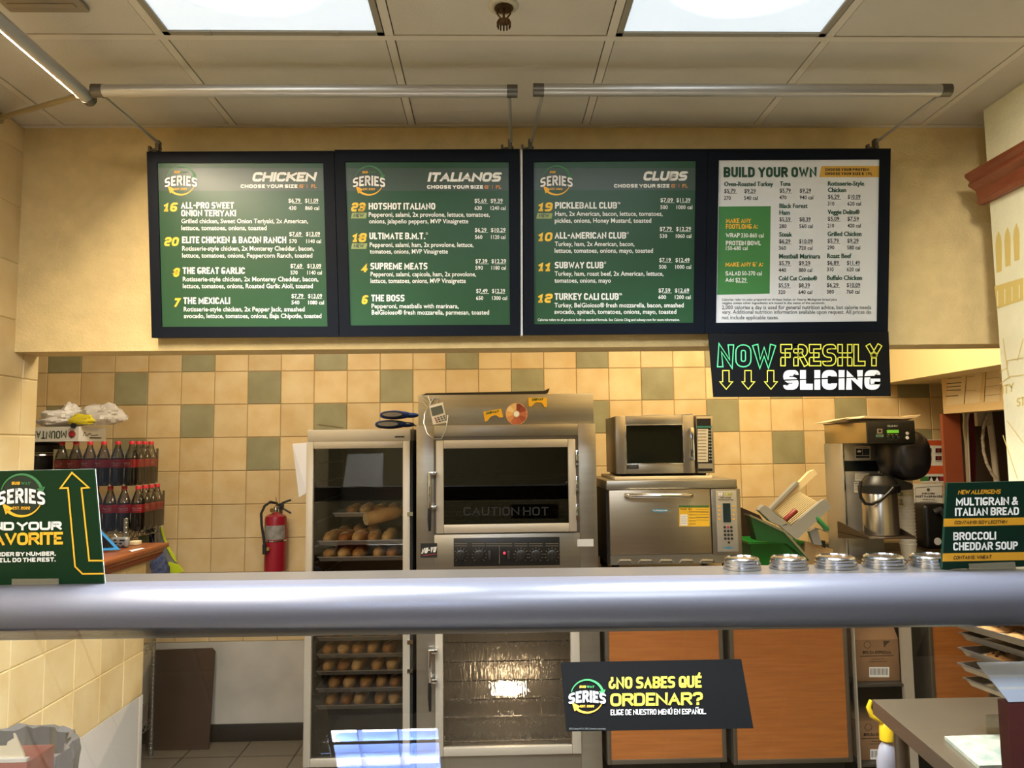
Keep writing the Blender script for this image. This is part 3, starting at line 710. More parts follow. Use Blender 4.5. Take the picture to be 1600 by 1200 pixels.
rail_bar('long brushed metal tube above the CLUBS and BUILD YOUR OWN boards', .132, 1.414, [(.16, (831, 233)), (1.385, (1376, 232))], CZ+1.076)
t = thing('slot_lamp', 'lit tubular lamp running toward the left tiled wall light slot facing wall', 'lamp', (-1.206, 1.55, CZ+1.067))
t['label'] = 'brushed tube lamp with a glowing slot facing the tiled side wall'
m = M(); m.tube([(-1.206, .85, CZ+1.067), (-1.206, 2.16, CZ+1.06)], .019, 20); m.build('tube', tubem, t)
m = M(); m.tube([(-1.206, 2.16, CZ+1.06), (-1.206, 2.185, CZ+1.06)], .0205, 20); m.build('end_cap', steel_d, t)
m = M(); sl = [(-1.206+.0195*math.cos(math.radians(a)), CZ+1.0645+.0195*math.sin(math.radians(a))) for a in range(180, 281, 10)]; sl += [(-1.206+.018*math.cos(math.radians(a)), CZ+1.0645+.018*math.sin(math.radians(a))) for a in range(280, 179, -10)]
m.prism([(x, .88, z) for x, z in sl], (0, 1.25, 0)); m.build('light_slot', mat('slot_glow', 'F1F0FF', .4, emit=3.2), t)
m = M(); m.tube([(-1.216, 2.14, CZ+1.052), (XL+.012, 2.5, CZ+1.15)], .0085, 12); m.lathe([(.02, 0), (.02, .008), (.009, .01)], (XL+.004, 2.5, CZ+1.15), 16, axis='X'); m.build('wall_stay', mat('warm_tube', 'B9AA84', .35, .7), t)

# hanging NOW FRESHLY SLICING sign
SPn = Pl((0, 2.575, 2), (0, -1, 0))
q = [SPn(*p) for p in ((1107, 522), (1388.5, 518), (1392, 619), (1115, 620.5))]
t = thing('hanging_sign', 'black hanging sign reading NOW FRESHLY SLICING below the white board', 'sign', (sum(q, Vector())/4))
m = M(); m.prism(q, (0, .006, 0)); pan = m.build('panel', mat('sign_black', '0A0A0B', .5, spec=.15), t)
pr = Print(SPn, 1080, 500, 3.077)
pr.T('NOW', 126, 403, 225, 105, txtl, t=.25, outline=.05, gap=.10); pr.T('FRESHLY', 430, 912, 220, 102, txtn, t=.21, outline=.048, gap=.09)
for cx in (168, 274, 383):
    pr.line([(cx+11, 243), (cx-17, 243), (cx-17, 297), (cx-31, 297), (cx, 333), (cx+31, 297), (cx+14, 297), (cx+14, 243)], 4, txtn)
pr.T('SLICING', 442, 908, 335, 94, txtw, t=.30, gap=.08)
pr.poly([(436, 287), (920, 267), (920, 272), (436, 293)], mat('sign_black', '0A0A0B', .5, spec=.15), 5)
pr.build('lettering', pan)
for px in (1130, 1370):
    a = SPn(px, 521); m = M(); m.box(a.x-.006, 2.582, a.z-.02, a.x+.006, 2.587, a.z+.002); m.build('hanger', navy, t)

# ------------------------------------------------------------------ serving counter with sneeze guard
t = thing('serving_counter', 'long grey rounded sneeze guard shelf on a serving counter with a sloped glass front', 'serving counter', (.3, 1.6, 0))
ang = math.radians(-.9)
def sh(p): x, y, z = p; return Vector((x-.15, (y-1.7), z)), x
def rot(p): x, y = p[0]-.1, p[1]-1.7; return Vector((.1+x*math.cos(ang)-y*math.sin(ang), 1.7+x*math.sin(ang)+y*math.cos(ang), p[2]))
zs = CZ-.29; R_ = .0555; cy_, cz_ = 1.648, zs-R_
prof = [(1.802, zs), (cy_, zs)]+[(cy_+R_*math.cos(math.radians(90+i*12)), cz_+R_*math.sin(math.radians(90+i*12))) for i in range(1, 16)]+[(cy_+.02, cz_-R_), (cy_+.03, cz_-.02), (cy_+.03, zs-.022), (1.802, zs-.022)]
m = M(); m.prism([rot((-2.2, y, z)) for y, z in prof], rot((2.6, 0, 0))-rot((-2.2, 0, 0)))
silver = mat('silver_powder_coat', '505058', .3, .12, bump=.05, bscale=420, spec=.5)
m.build('overshelf', silver, t, ang=50)
m = M(); m.prism([rot((-2.2, y, zs-.0035)) for y in (1.715, 1.803)]+[rot((2.6, y, zs-.0035)) for y in (1.803, 1.655)], (0, 0, .0036)); m.build('shelf_plate', mat('plate_steel', '5C5751', .28, .6), t)
m = M(); gu = Vector((0, math.sin(math.radians(27.8)), math.cos(math.radians(27.8)))); g0 = GP+gu*.085; g1 = GP-gu*.375
m.prism([Vector((x, p.y, p.z)) for x, p in ((-2.1, g1), (2.5, g1), (2.5, g0), (-2.1, g0))], GN*-.006)
m.build('glass_pane', glass('counter_glass', (.98, .985, .98), 1.35), t)
m = M(); m.box(-2.1, .98, .10, 2.5, 1.76, .90); m.build('cabinet', mat('counter_front', '7A5A3A', .6), t)
m = M(); m.box(-2.15, .94, .90, 2.55, 1.795, .93, .006); m.build('worktop', steel, t)
m = M(); m.box(-2.1, 1.03, 0, 2.5, 1.77, .10); m.build('plinth', blackm, t)
for x in (-2.0, 2.35):
    m = M(); m.tube([(x, 1.74, .93), (x, 1.74, zs-.02)], .022, 14); m.build('post', silver, t)
    m = M(); m.obox((x, 1.62, zs-.115), (.01, 0, 0), (0, .14, 0), (0, .0, .02)); m.build('glass_bracket', silver, t)

# signs standing on the shelf
def tent(label, pl, corners, panelmat, draw, zoom, holder, bk):
    q = [pl(*p) for p in corners]
    for p in q: p.z = max(p.z, zs+.001)
    t = thing('counter_sign', label, 'sign', (sum(q, Vector())/4))
    m = M(); m.prism(q, (0, .005, 0)); pan = m.build('panel', panelmat, t)
    m = M(); ed = [p+Vector((0, .0051, 0)) for p in q]; c = sum(ed, Vector())/4
    m.prism([Vector((v.x, v.y, max(v.z, zs+.0008))) for v in [c+(p-c)*1.002 for p in ed]], (0, .003, 0)); m.build('backing', mat('sign_edge', 'CFCBC0', .5) if panelmat is brd else panelmat, t)
    pr = Print(pl, *zoom); draw(pr); pr.build('lettering', pan)
    acr = mat('smoky_acrylic', '8C8670', .2, alpha=.62)
    hq = [pl(*p, .004) for p in holder]
    for p in hq: p.z = max(p.z, zs+.0008)
    m = M(); m.prism(hq, (0, .002, 0))
    x0, x1 = hq[3].x, hq[2].x; m.box(x0, hq[2].y, zs+.0005, x1, hq[2].y+.07, zs+.003); m.build('holder', acr, t)
    return t
LS = Pl((0, 1.691, zs+.0), (0, -.254, -.055))
def d_fav(pr):
    pr.logo(205, 322, 196, txtm, mat('sign_dark', '12241A', .5))
    pr.T('FIND YOUR', -190, 580, 655, 80, txtw, t=.27, yb2=647, gap=.06); pr.T('FAVORITE', -150, 592, 797, 118, txty, t=.22, yb2=782, gap=.04)
    pr.T('ORDER BY NUMBER.', -70, 525, 896, 40, txtw, t=.26, yb2=888); pr.T("WE'LL DO THE REST.", -70, 524, 952, 40, txtw, t=.26, yb2=943)
    pr.line([(968, 1056), (775, 1058), (706, 990), (640, 254), (568, 256), (677, 110), (834, 250), (766, 256), (838, 935), (968, 934)], 15, txty, rad=0)
tent('green counter sign reading FIND YOUR FAVORITE with a yellow arrow', LS, [(-60, 737), (146.5, 733), (162, 911.5), (-60, 915.5)], brd, d_fav, (0, 720, 6), [(20, 903.5), (93, 903), (93, 914), (20, 915)], 0)
RS = Pl((0, 1.69, zs), (0, -.2, -.033))
def d_all(pr):
    gold = mat('band_gold', 'C98F1E', .5)
    pr.T('NEW ALLERGENS', 272, 780, 243, 52, gold, t=.2, sh=.2, yb2=236, gap=.05)
    pr.T('MULTIGRAIN &', 250, 975, 376, 95, txtw, t=.2, yb2=366, gap=.07); pr.T('ITALIAN BREAD', 238, 988, 496, 95, txtw, t=.2, yb2=484, gap=.07)
    pr.poly([(108, 527), (1500, 508), (1500, 590), (105, 622)], gold, 1); pr.T('CONTAINS: SOY LECITHIN', 230, 852, 593, 40, txtk, t=.18, sh=.2, yb2=583)
    pr.T('BROCCOLI', 217, 720, 781, 95, txtw, t=.2, yb2=773, gap=.07); pr.T('CHEDDAR SOUP', 217, 975, 900, 95, txtw, t=.2, yb2=888, gap=.07)
    pr.poly([(96, 935), (1500, 910), (1500, 1005), (92, 1030)], gold, 1); pr.T('CONTAINS: WHEAT', 218, 670, 1005, 44, txtk, t=.18, sh=.2, yb2=998)
tent('green counter sign reading NEW ALLERGENS MULTIGRAIN & ITALIAN BREAD', RS, [(1480.5, 754.5), (1640, 751), (1644, 884), (1472.5, 889.5)], brd2, d_all, (1460, 740, 7.5), [(1512, 880), (1584, 877), (1586, 890), (1514, 892.5)], 0)
# sticker on the glass
GS = Pl(GP+GN*.0006, GN)
q = [GS(*p) for p in ((876, 1035), (1158, 1030), (1177, 1138), (885, 1143))]
t = thing('window_sticker', 'black sticker on the glass asking NO SABES QUE ORDENAR', 'sticker', (sum(q, Vector())/4))
m = M(); m.prism(q, GN*.0012); pan = m.build('sheet', mat('sticker_black', '070707', .6, spec=.08), t)
pr = Print(Pl(GP+GN*.002, GN), 870, 1020, 5)
sy = mat('print_lemon', 'DAC92E', .5)
pr.logo(237, 340, 128, mat('print_bright_green', '2F8F4B', .5))
pr.T('¿NO SABES QUÉ', 405, 1130, 283, 92, sy, t=.2, yb2=272, gap=.06); pr.T('ORDENAR?', 418, 1140, 418, 100, sy, t=.2, yb2=408, gap=.06)
pr.T('ELIGE DE NUESTRO MENÚ EN ESPAÑOL.', 420, 1165, 487, 42, txtw, t=.135, yb2=479, gap=.08); pr.t('2023 Subway IP LLC 2023. Derechos reservados', 95, 382, 600, 13, txts)
pr.build('lettering', pan)
# shaker lids along the back of the shelf
lidm = mat('polished_lid', 'C9C9CB', .16, 1)
for i, (a, b_) in enumerate(((1127, 1183), (1198, 1255), (1268, 1330), (1341, 1404), (1413, 1474))):
    A, B = P(a, 884, Y=1.77), P(b_, 884, Y=1.77); r = (B.x-A.x)/2; x = (A.x+B.x)/2; y = rot((x, 1.757, 0)).y
    t = thing('jar_lid', '%s of the five ridged silver jar lids standing along the counter shelf' % ORD[i] if i < 4 else 'ridged silver jar lid beside the allergen sign, last in the row of five', 'lid', (x, y, zs), 'silver jar lids on the shelf')
    m = M(); m.lathe([(r*.93, 0), (r, .001), (r, .007), (r*.95, .008), (r*.97, .010), (r*.97, .015), (r*.91, .016), (r*.93, .018), (r*.92, .023)], (x, y, zs), 32); m.build('skirt', lidm, t)
    m = M(); m.lathe([(r*.92, .0235), (r*.86, .0265), (r*.80, .0275), (r*.78, .0255), (0, .0255)], (x, y, zs), 32); m.build('crown', lidm, t)

# ------------------------------------------------------------------ bread proofer cabinet
YP = 3.75; pg = glass('proofer_glass', (.93, .92, .90), 1.0)
x0, zt, x1, _ = (*fr(YP, (481.3, 672, 645, 700))[:1], fr(YP, (481.3, 672, 645, 700))[3], fr(YP, (481.3, 672, 643, 700))[2], 0)
PX0, PX1, PZT = fr(YP, (480.5, 672, 641, 700))[0], fr(YP, (480.5, 672, 644, 700))[2], fr(YP, (480.5, 672, 641, 700))[3]
t = thing('bread_cabinet', 'tall glass door bread cabinet full of loaves left of the big oven', 'bread cabinet', ((PX0+PX1)/2, 4.1, 0))
m = M(); d = .02; z0 = .14
m.box(PX0, YP+.045, z0, PX0+d, 4.5, PZT); m.box(PX1-d, YP+.045, z0, PX1, 4.5, PZT); m.box(PX0+d, 4.48, z0, PX1-d, 4.5, PZT)
m.box(PX0+d, YP+.045, PZT-.03, PX1-d, 4.48, PZT); m.box(PX0+d, YP+.045, z0, PX1-d, 4.48, z0+.03)
cab = m.build('body', [mat('cabinet_shell', '6E675C', .45, .5)], t)
m = M(); m.box(PX0+d, YP+.06, z0+.03, PX0+d+.003, 4.478, PZT-.03); m.box(PX1-d-.003, YP+.06, z0+.03, PX1-d, 4.478, PZT-.03); m.box(PX0+d+.003, 4.474, z0+.03, PX1-d-.003, 4.478, PZT-.03)
m.build('liner', mat('cabinet_liner', '4C473F', .45, .6), t)
m = M(); m.fbox(YP, (480.5, 672, 641, 690), 0, .045, .003); m.build('header_panel', alu, t)
m = M(); m.fbox(YP, (617, 681.5, 632, 683.5), -.001, .001); m.build('name_strip', txtk, t)
dr = [479, 690, 640.5, 1196]; gl = [489.5, 701.5, 629, 1184]
a = fr(YP, dr); g = fr(YP, gl)
m = M(); m.box(a[0], YP, a[1], g[0], YP+.04, a[3], .003); m.box(g[2], YP, a[1], a[2], YP+.04, a[3], .003); m.box(g[0], YP, g[3], g[2], YP+.04, a[3], .003); m.box(g[0], YP, a[1], g[2], YP+.04, g[1], .003)
door = m.build('door', alu, t)
m = M(); m.box(g[0], YP+.016, g[1], g[2], YP+.022, g[3]); m.build('door_glass', pg, door)
m = M(); m.box(a[2]+.002, YP+.01, .2, a[2]+.012, YP+.5, a[3]); m.build('door_seal', rubber, t)  # black strip standing in for the shaded gap next to the oven
for zz in (1045, 1000, 800):
    m = M(); q = fr(YP, (636.5, zz, 645, zz+6)); m.box(q[0], YP-.006, q[1], q[2], YP, q[3]); m.build('hinge', chrome, t)
for sx in (PX0+.04, PX1-.04):
    for yy in (YP+.1, 4.44):
        m = M(); m.lathe([(.05, -.014), (.05, .014)], (sx, yy, .05), 18, axis='X'); m.box(sx-.02, yy-.02, .06, sx+.02, yy+.02, .139); m.build('caster', rubber, t)
TY = [806.7, 844, 869, 895, 920, 945, 970, 994, 1020.5, 1047, 1074, 1100.5]
ZT = [P(560, y, Y=3.83).z for y in TY]
zs_all = [ZT[0]+.062*k*1.6 for k in (5, 4, 3, 2, 1)]+ZT
for z in zs_all:                                  # runners carrying the trays
    for xa, xb in ((PX0+d+.003, PX0+d+.018), (PX1-d-.018, PX1-d-.003)):
        m = M(); m.box(xa, YP+.07, z-.029, xb, 4.46, z-.0245); m.build('runner', mat('runner_metal', '8C857A', .4, .8), t)

traym = mat('sheet_pan', 'B4ACA0', .36, .8)
crust = []
for i, (c, c2) in enumerate((('D09A54', 'A86A2A'), ('C98F48', 'E0B878'), ('B97A38', '8F5522'), ('D8A863', 'B97A38'))): crust.append(mat('crust_%s' % 'golden,pale,dark,light'.split(',')[i], c, .6, c2=c2, vscale=9, bump=.25, bscale=45))
crumb = mat('bread_crumb', 'E3C48E', .85, var=.15, vscale=50)
def make_tray():
    t = thing('bread_tray', 'shallow metal tray', 'tray', (0, 0, 0), 'bread trays in the glass door cabinet')
    x, y = .222, .31; m = M()
    pts = lambda e, z: [(-x+e, -y+e, z), (x-e, -y+e, z), (x-e, y-e, z), (-x+e, y-e, z)]
    lv = [[m.bm.verts.new(p) for p in pts(e, z)] for e, z in ((.012, -.022), (0, 0), (-.004, 0), (-.004, -.005), (.002, -.005), (.009, -.024))]
    for A, B in list(zip(lv, lv[1:]))+[(lv[5], lv[5])]:
        if A is B: m.face(A[::-1]); continue
        for i in range(4): m.face([A[i], A[(i+1) % 4], B[(i+1) % 4], B[i]])
    m.face(lv[0]); m.build('pan', traym, t); return t
protot = make_tray()
def make_loaf(seed, mt, L=.28, w=.041, h=.052):
    t = thing('bread_loaf', 'loaf', 'bread', (0, 0, 0), 'loaves in the glass door cabinet')
    m = M(); rr = random.Random(seed)
    def f(q):
        x = math.copysign(abs(q.x)**.85, q.x); y = math.copysign(abs(q.y)**.55, q.y); z = q.z*.5+.5 if q.z > -.2 else .28*(q.z+1)+.0
        n = noise.noise(Vector((q.x*1.6+seed, q.y*2, q.z*2)))*.10
        s = 1+n+.05*math.sin(q.y*9+seed)
        return Vector((x*s, y, max(.0, z*s)))
    m.ball((0, 0, 0), w, L/2, h, 16, 11, f); m.build('crust', mt, t, ang=60)
    m = M(); a = rr.uniform(-.3, .3)
    for k in (-.05, 0.05): m.tube([(-.020, k-.03, h*.88), (-.006+a*.01, k-.012, h*.965), (.010, k+.012, h*.955), (.020, k+.03, h*.88)], [.001, .004, .004, .001], 6)
    m.build('score_mark', crumb, t)
    return t
lproto = [make_loaf(i, crust[i % 4], w=.029+.0012*(i % 3), h=.052+.004*(i % 2)) for i in range(6)]
XC = (PX0+PX1)/2
pos = {0: ([536, 562, 590, 614, 627], .17), 1: ([507, 529, 549, 572, 604], 0), 2: ([508, 530, 558, 588, 609], 0), 7: ([507, 533, 558, 590, 612], 0), 8: ([503, 527, 551, 574, 605], 0), 9: ([506, 529, 554, 587, 611], 0), 10: ([521, 542, 570, 593, 615], 0), 11: ([516, 537, 559, 592, 615], 0)}
NTH = ['uppermost', 'second', 'third', None, None, None, None, 'fourth', 'fifth', 'sixth', 'seventh', 'lowest']
first = True; used = set()
for k in (0, 1, 2, 7, 8, 9, 10, 11):
    back = .12 if k == 0 else 0
    lab = '%s tray of loaves inside the glass door bread cabinet' % (NTH[k] if k in (0, 11) else NTH[k]+' from the top shallow metal')
    if first: protot.location = (XC+.01, 4.24, ZT[k]); protot['label'] = lab; first = False
    else: dup(protot, (XC, 4.14, ZT[k]), lab)
    xs_ = [P(px, 900, Y=3.86).x for px in pos[k][0]]; xs_[0] = max(xs_[0], PX0+.082)
    for i in range(1, 5): xs_[i] = max(xs_[i], xs_[i-1]+.0735)
    xs_[4] = min(xs_[4], PX1-.082)
    for i in (3, 2, 1, 0): xs_[i] = min(xs_[i], xs_[i+1]-.0735)
    for i, px in enumerate(pos[k][0]):
        x = xs_[i]
        yb = 3.985+back*2.15+random.uniform(-.008, .004)
        pi = (i*5+k*3) % 6; lp = lproto[pi]
        lab = 'golden loaf, %s on the %s bread tray' % (ORD[i], NTH[k]+('' if k in (0, 11) else ' highest'))
        r = (0, 0, random.uniform(-.04, .04))
        if pi not in used: used.add(pi); lp.location = (x, yb, ZT[k]-.0215); lp.rotation_euler = r; lp['label'] = lab
        else: dup(lp, (x, yb, ZT[k]-.0215), lab, r)
k = 1
protot.scale = (.95, .62, 1); protot.location = (XC+.012, 4.26, ZT[0])
for i, px in enumerate((519, 544, 568)):
    dup(lproto[(i+2) % 6], (PX0+.09+.076*i, 4.29, ZT[1]-.0215), 'back row loaf on the second bread tray, %s behind the front loaves' % ORD[i], (0, 0, .05*i))
# the cut loaf lying across the others
p0 = P(590, 824, Y=3.93)
t = thing('cut_loaf', 'cut loaf with pale end lying across the others on the second bread tray', 'bread', (p0.x+.02, 4.0, ZT[1]+.074), 'loaves in the glass door cabinet', rot=(math.radians(7), 0, math.radians(-52)))
m = M(); m.tube([(0, -.10, .033), (0, -.07, .034), (0, .0, .036), (0, .07, .034), (0, .10, .03), (0, .115, .028)], [.033, .037, .038, .036, .028, .012], 16); m.build('crust', crust[3], t, ang=60)
m = M(); m.lathe([(.031, 0), (.028, .001), (0, .0015)], (0, -.1018, .033), 16, axis='Y'); m.build('cut_end', crumb, t)
# oven mitts on top
blue = mat('navy_quilt', '24407E', .85, var=.2, vscale=30, bump=.3, bscale=60); lin_ = mat('mitt_lining', '6E675C', .9)
px0, pzt = P(612, 672, Y=3.9), PZT
t = thing('oven_mitts', 'navy blue oven mitts piled on top of the bread cabinet', 'oven mitts', (P(615, 665, Y=3.9).x, 3.9, PZT))
xc = P(615, 665, Y=3.9).x
for n_, (dx, dz, wx, a) in (('mitt', (-.01, .029, .088, -.08)), ('mitt', (.012, .078, .085, .05))):
    m = M()
    def f(q): return Vector((q.x, q.y, math.copysign(abs(q.z)**.7, q.z)*(1-.3*max(0, q.x))))
    m.ball((xc+dx, 3.9, PZT+dz), wx, .075, .024, 20, 10, f)
    m.ball((xc+dx+.075, 3.91, PZT+dz-.002), .045, .05, .014, 12, 8)
    o = m.build(n_, blue, t)
    m = M(); m.tube([(xc+dx+wx*.64*math.cos(2*math.pi*i/20)-.01, 3.9-.070, PZT+dz+.013*math.sin(2*math.pi*i/20)) for i in range(20)], .0055, 6, closed=True); m.build('cuff_binding', mat('mitt_binding', '0E1222', .8), o)
    m = M(); m.lathe([(1, 0), (.97, .002), (0, .002)], (xc+dx-.01, 3.9-.0745, PZT+dz), 20, axis='Y', sx=wx*.6, sy=.011); m.build('lining', lin_, o)
# paper clipped to the cabinet side
t = M(); a, b_ = P(458.5, 694, Y=3.83), P(480, 692, Y=3.83)
t.prism([P(457, 694, Y=3.86), P(479.6, 692, Y=3.80), P(479.6, 770, Y=3.80), P(467, 777, Y=3.85)], (.001, .004, .001))
t.prism([P(459, 695, Y=3.868), P(479.4, 693, Y=3.81), P(479.4, 772, Y=3.81), P(469, 774, Y=3.86)], (.001, .004, .001))
tag(t.build('paper_sheets', mat('white_sheet', 'E4E2E6', .8)), 'white paper sheets hanging on the side of the bread cabinet', 'paper')

# ------------------------------------------------------------------ the big oven
YO = 3.70
t = thing('proofing_oven', 'big stainless oven with dark window above and lit proofer door below', 'oven', (.07, 4.1, 0))
A = fr(YO, (650.5, 665, 931, 700)); OX0, OX1, OZ = A[0], A[2], A[3]
ow = fr(YO, (693, 701, 889, 817)); lw = fr(YO, (692, 960, 894, 1163))
m = M(); B = (4.5, .16)
# carcase built round two cavities
m.box(OX0, YO+.03, .16, OX0+.02, 4.5, OZ, .002); m.box(OX1-.02, YO+.03, .16, OX1, 4.5, OZ, .002); m.box(OX0+.02, 4.47, .16, OX1-.02, 4.5, OZ)
m.box(OX0+.02, YO+.03, OZ-.03, OX1-.02, 4.47, OZ); m.box(OX0+.02, YO+.03, .16, OX1-.02, 4.47, .19); zmid = fr(YO, (700, 838, 800, 890))
m.box(OX0+.02, YO+.03, zmid[1]-.02, OX1-.02, 4.47, zmid[3])
m.build('body', steel, t)
def ring(m, o, i, d0, d1, bev=.002, Y=YO):
    m.box(o[0], Y+d0, o[1], i[0], Y+d1, o[3], bev); m.box(i[2], Y+d0, o[1], o[2], Y+d1, o[3], bev)
    m.box(i[0], Y+d0, i[3], i[2], Y+d1, o[3], bev); m.box(i[0], Y+d0, o[1], i[2], Y+d1, i[1], bev)
dfo = fr(YO, (681.6, 688.5, 901, 830)); plo = fr(YO, (678, 682.5, 906, 832.5))
m = M(); ring(m, (OX0, zmid[1]-.02, OX1, OZ), plo, 0, .032)
lo = fr(YO, (680, 955, 908.5, 1176)); ring(m, (OX0, .16, OX1, zmid[1]-.022), lo, 0, .032); m.build('front_panel', steel, t)
m = M(); ring(m, plo, dfo, .004, .03, 0); m.build('door_surround', steel_d, t)
m = M(); ring(m, dfo, ow, -.016, .02, .004); od = m.build('oven_door', alu, t)
m = M(); m.box(ow[0], YO, ow[1], ow[2], YO+.006, ow[3]); m.build('door_glass', glass('oven_glass', (.33, .32, .28), 1.0), od)
cw = fr(YO, (722, 780, 862, 806)); pr = Print(Pl((0, YO-.0006, 0), (0, -1, 0)), 630, 590, 3.872)
pr.T('CAUTION HOT', 365, 878, 834, 52, mat('caution_ink', '0A0A09', .6), t=.16, gap=.18); pr.build('lettering', od)
for y0_, y1_ in ((703, 727), (744, 769), (787, 812)):
    m = M(); q = fr(YO, (899, y0_, 903.5, y1_)); m.box(q[0], YO-.02, q[1], q[2], YO+.004, q[3], .001); m.build('hinge', chrome, od)
def handle(par, x, ya, yb, yc, Y):
    a, b_, c = P(x, ya, Y=Y), P(x, yb, Y=Y), P(x, yc, Y=Y)
    m = M(); m.tube([(a.x, Y-.05, a.z), (a.x, Y-.058, (a.z+b_.z)/2), (a.x, Y-.045, b_.z)], .009, 12); m.box(a.x-.008, Y-.055, a.z-.012, a.x+.035, Y-.016, a.z+.004, .002); m.box(a.x-.002, Y-.05, b_.z-.004, a.x+.033, Y-.016, b_.z+.012, .002)
    h = m.build('door_handle', chrome, par)
    m = M(); m.tube([(a.x, Y-.046, b_.z), (a.x-.001, Y-.05, (b_.z+c.z)/2), (a.x, Y-.045, c.z)], [.0085, .009, .006], 12); m.build('grip', black, h)
handle(od, 672.5, 738, 793, 828, YO)
# oven interior
m = M(); m.box(OX0+.03, YO+.035, zmid[3]+.002, OX0+.034, 4.46, OZ-.035); m.box(OX1-.034, YO+.035, zmid[3]+.002, OX1-.03, 4.46, OZ-.035); m.box(OX0+.03, 4.44, zmid[3]+.002, OX1-.03, 4.45, OZ-.035)
m.build('oven_liner', mat('oven_liner', '6B6450', .4, .7), t)
for py in (749, 782, 812):
    z = P(790, py, Y=YO+.1).z; m = M()
    for yy in (YO+.08, YO+.35, YO+.62): m.tube([(OX0+.034, yy, z), (OX1-.034, yy, z)], .004, 6)
    for i in range(14): x = OX0+.06+i*(OX1-OX0-.12)/13; m.tube([(x, YO+.08, z+.005), (x, YO+.62, z+.005)], .002, 5)
    m.build('oven_rack', steel, t)
c = P(790, 742, Y=4.40); m = M(); m.lathe([(.0, -.02), (.05, -.015), (.06, 0), (.16, .0), (.165, .01), (.165, .02)], (c.x, 4.415, c.z), 28, axis='Y'); m.build('fan_cover', steel_d, t)
# control panel
m = M(); m.fbox(YO, (708.8, 841, 874.8, 882.5), -.006, .01, .001); cp = m.build('control_panel', black, t)
pr = Print(Pl((0, YO-.0065, 0), (0, -1, 0)), 630, 590, 3.872); gp = mat('panel_print', '8A806A', .6)
for x, ww in ((350, 36), (455, 38), (540, 38), (620, 38), (712, 38), (803, 40), (900, 38)):
    for a, b_ in (((x-ww, 1005), (x+ww, 1005)), ((x-ww, 1018), (x+ww, 1018))): pr.line([a, b_], 2, gp)
for x in (348, 460, 713, 803, 900):
    for i in range(11):
        an = math.radians(-230+i*28); pr.line([(x+38*math.cos(an), 1073+38*math.sin(an)), (x+45*math.cos(an), 1073+45*math.sin(an))], 2.5, gp)
pr.line([(582, 1015), (582, 1125)], 2, gp); pr.build('lettering', cp)
for x in (348, 460, 713, 803, 900):
    q = P(630+x/3.872, 590+1073/3.872, Y=YO); m = M(); m.lathe([(.027, -.007), (.026, -.012), (.019, -.014), (.018, -.03), (.0, -.031)], (q.x, YO, q.z), 24, axis='Y'); m.box(q.x-.004, YO-.034, q.z-.016, q.x+.004, YO-.03, q.z+.016, .001); kn = m.build('knob', mat('knob_black', '1E1D1B', .35), cp)
for x in (522, 638):
    q = P(630+x/3.872, 590+1072/3.872, Y=YO); m = M(); m.box(q.x-.006, YO-.012, q.z-.02, q.x+.006, YO-.006, q.z+.02, .001); m.build('rocker_switch', mat('switch_grey', '2E2C28', .4), cp)
q = P(630+612/3.872, 590+1060/3.872, Y=YO); m = M(); m.lathe([(.006, -.006), (.006, -.01), (0, -.012)], (q.x, YO, q.z), 14, axis='Y'); m.build('indicator_lamp', mat('red_lamp', 'FF2A4A', .4, emit=1.6), cp)
m = M(); m.fbox(YO, (657.2, 849, 683, 871), -.002, .001); bdg = m.build('maker_badge', txtk, t)
pr = Print(Pl((0, YO-.0022, 0), (0, -1, 0)), 630, 590, 3.872); pr.T('NU-VU', 110, 203, 1066, 34, txtw, t=.2, sh=.2, yb2=1056); pr.line([(120, 1076), (200, 1066)], 3, mat('print_red', 'B02A2A', .5)); pr.build('lettering', bdg)
m = M(); m.fbox(YO, (902, 842.5, 927.5, 853.5), -.0012, .001); m.build('rating_label', mat('label_silver', 'C9CACB', .4), t)
# upper hood
H = fr(YO+.04, (653.5, 617.5, 928, 664)); m = M(); m.box(H[0], YO+.04, OZ, H[2], 4.45, H[3], .004); m.build('hood', steel, t)
# lower proofer
m = M(); ring(m, lo, lw, -.014, .02, .004); ld = m.build('proofer_door', alu, t)
rg = bpy.data.materials.new('rippled_glass'); rg.use_nodes = True; N, L = rg.node_tree.nodes, rg.node_tree.links; N.remove(N['Principled BSDF'])
gb = N.new('ShaderNodeBsdfRefraction'); gb.inputs['Color'].default_value = (.93, .88, .82, 1); gb.inputs['Roughness'].default_value = .02; gb.inputs['IOR'].default_value = 1.4
gs = N.new('ShaderNodeBsdfGlossy'); gs.inputs['Roughness'].default_value = .18; mxs = N.new('ShaderNodeMixShader'); mxs.inputs[0].default_value = .07
tc = N.new('ShaderNodeTexCoord'); mp = N.new('ShaderNodeMapping'); mp.inputs['Scale'].default_value = (1, .2, .16); nz = N.new('ShaderNodeTexNoise'); nz.inputs['Scale'].default_value = 120; nz.inputs['Detail'].default_value = 2
bp = N.new('ShaderNodeBump'); bp.inputs['Strength'].default_value = 1; bp.inputs['Distance'].default_value = .013
L.new(tc.outputs['Object'], mp.inputs[0]); L.new(mp.outputs[0], nz.inputs['Vector']); L.new(nz.outputs['Fac'], bp.inputs['Height']); L.new(bp.outputs[0], gb.inputs['Normal']); L.new(bp.outputs[0], gs.inputs['Normal'])
L.new(gb.outputs[0], mxs.inputs[1]); L.new(gs.outputs[0], mxs.inputs[2]); L.new(mxs.outputs[0], N['Material Output'].inputs[0])
m = M(); m.poly([(lw[0], YO+.006, lw[1]), (lw[2], YO+.006, lw[1]), (lw[2], YO+.006, lw[3]), (lw[0], YO+.006, lw[3])]); m.build('proofer_glass', rg, ld, fixn=False)
handle(ld, 673, 1013, 1062, 1106, YO)
m = M(); zlt = zmid[1]-.022
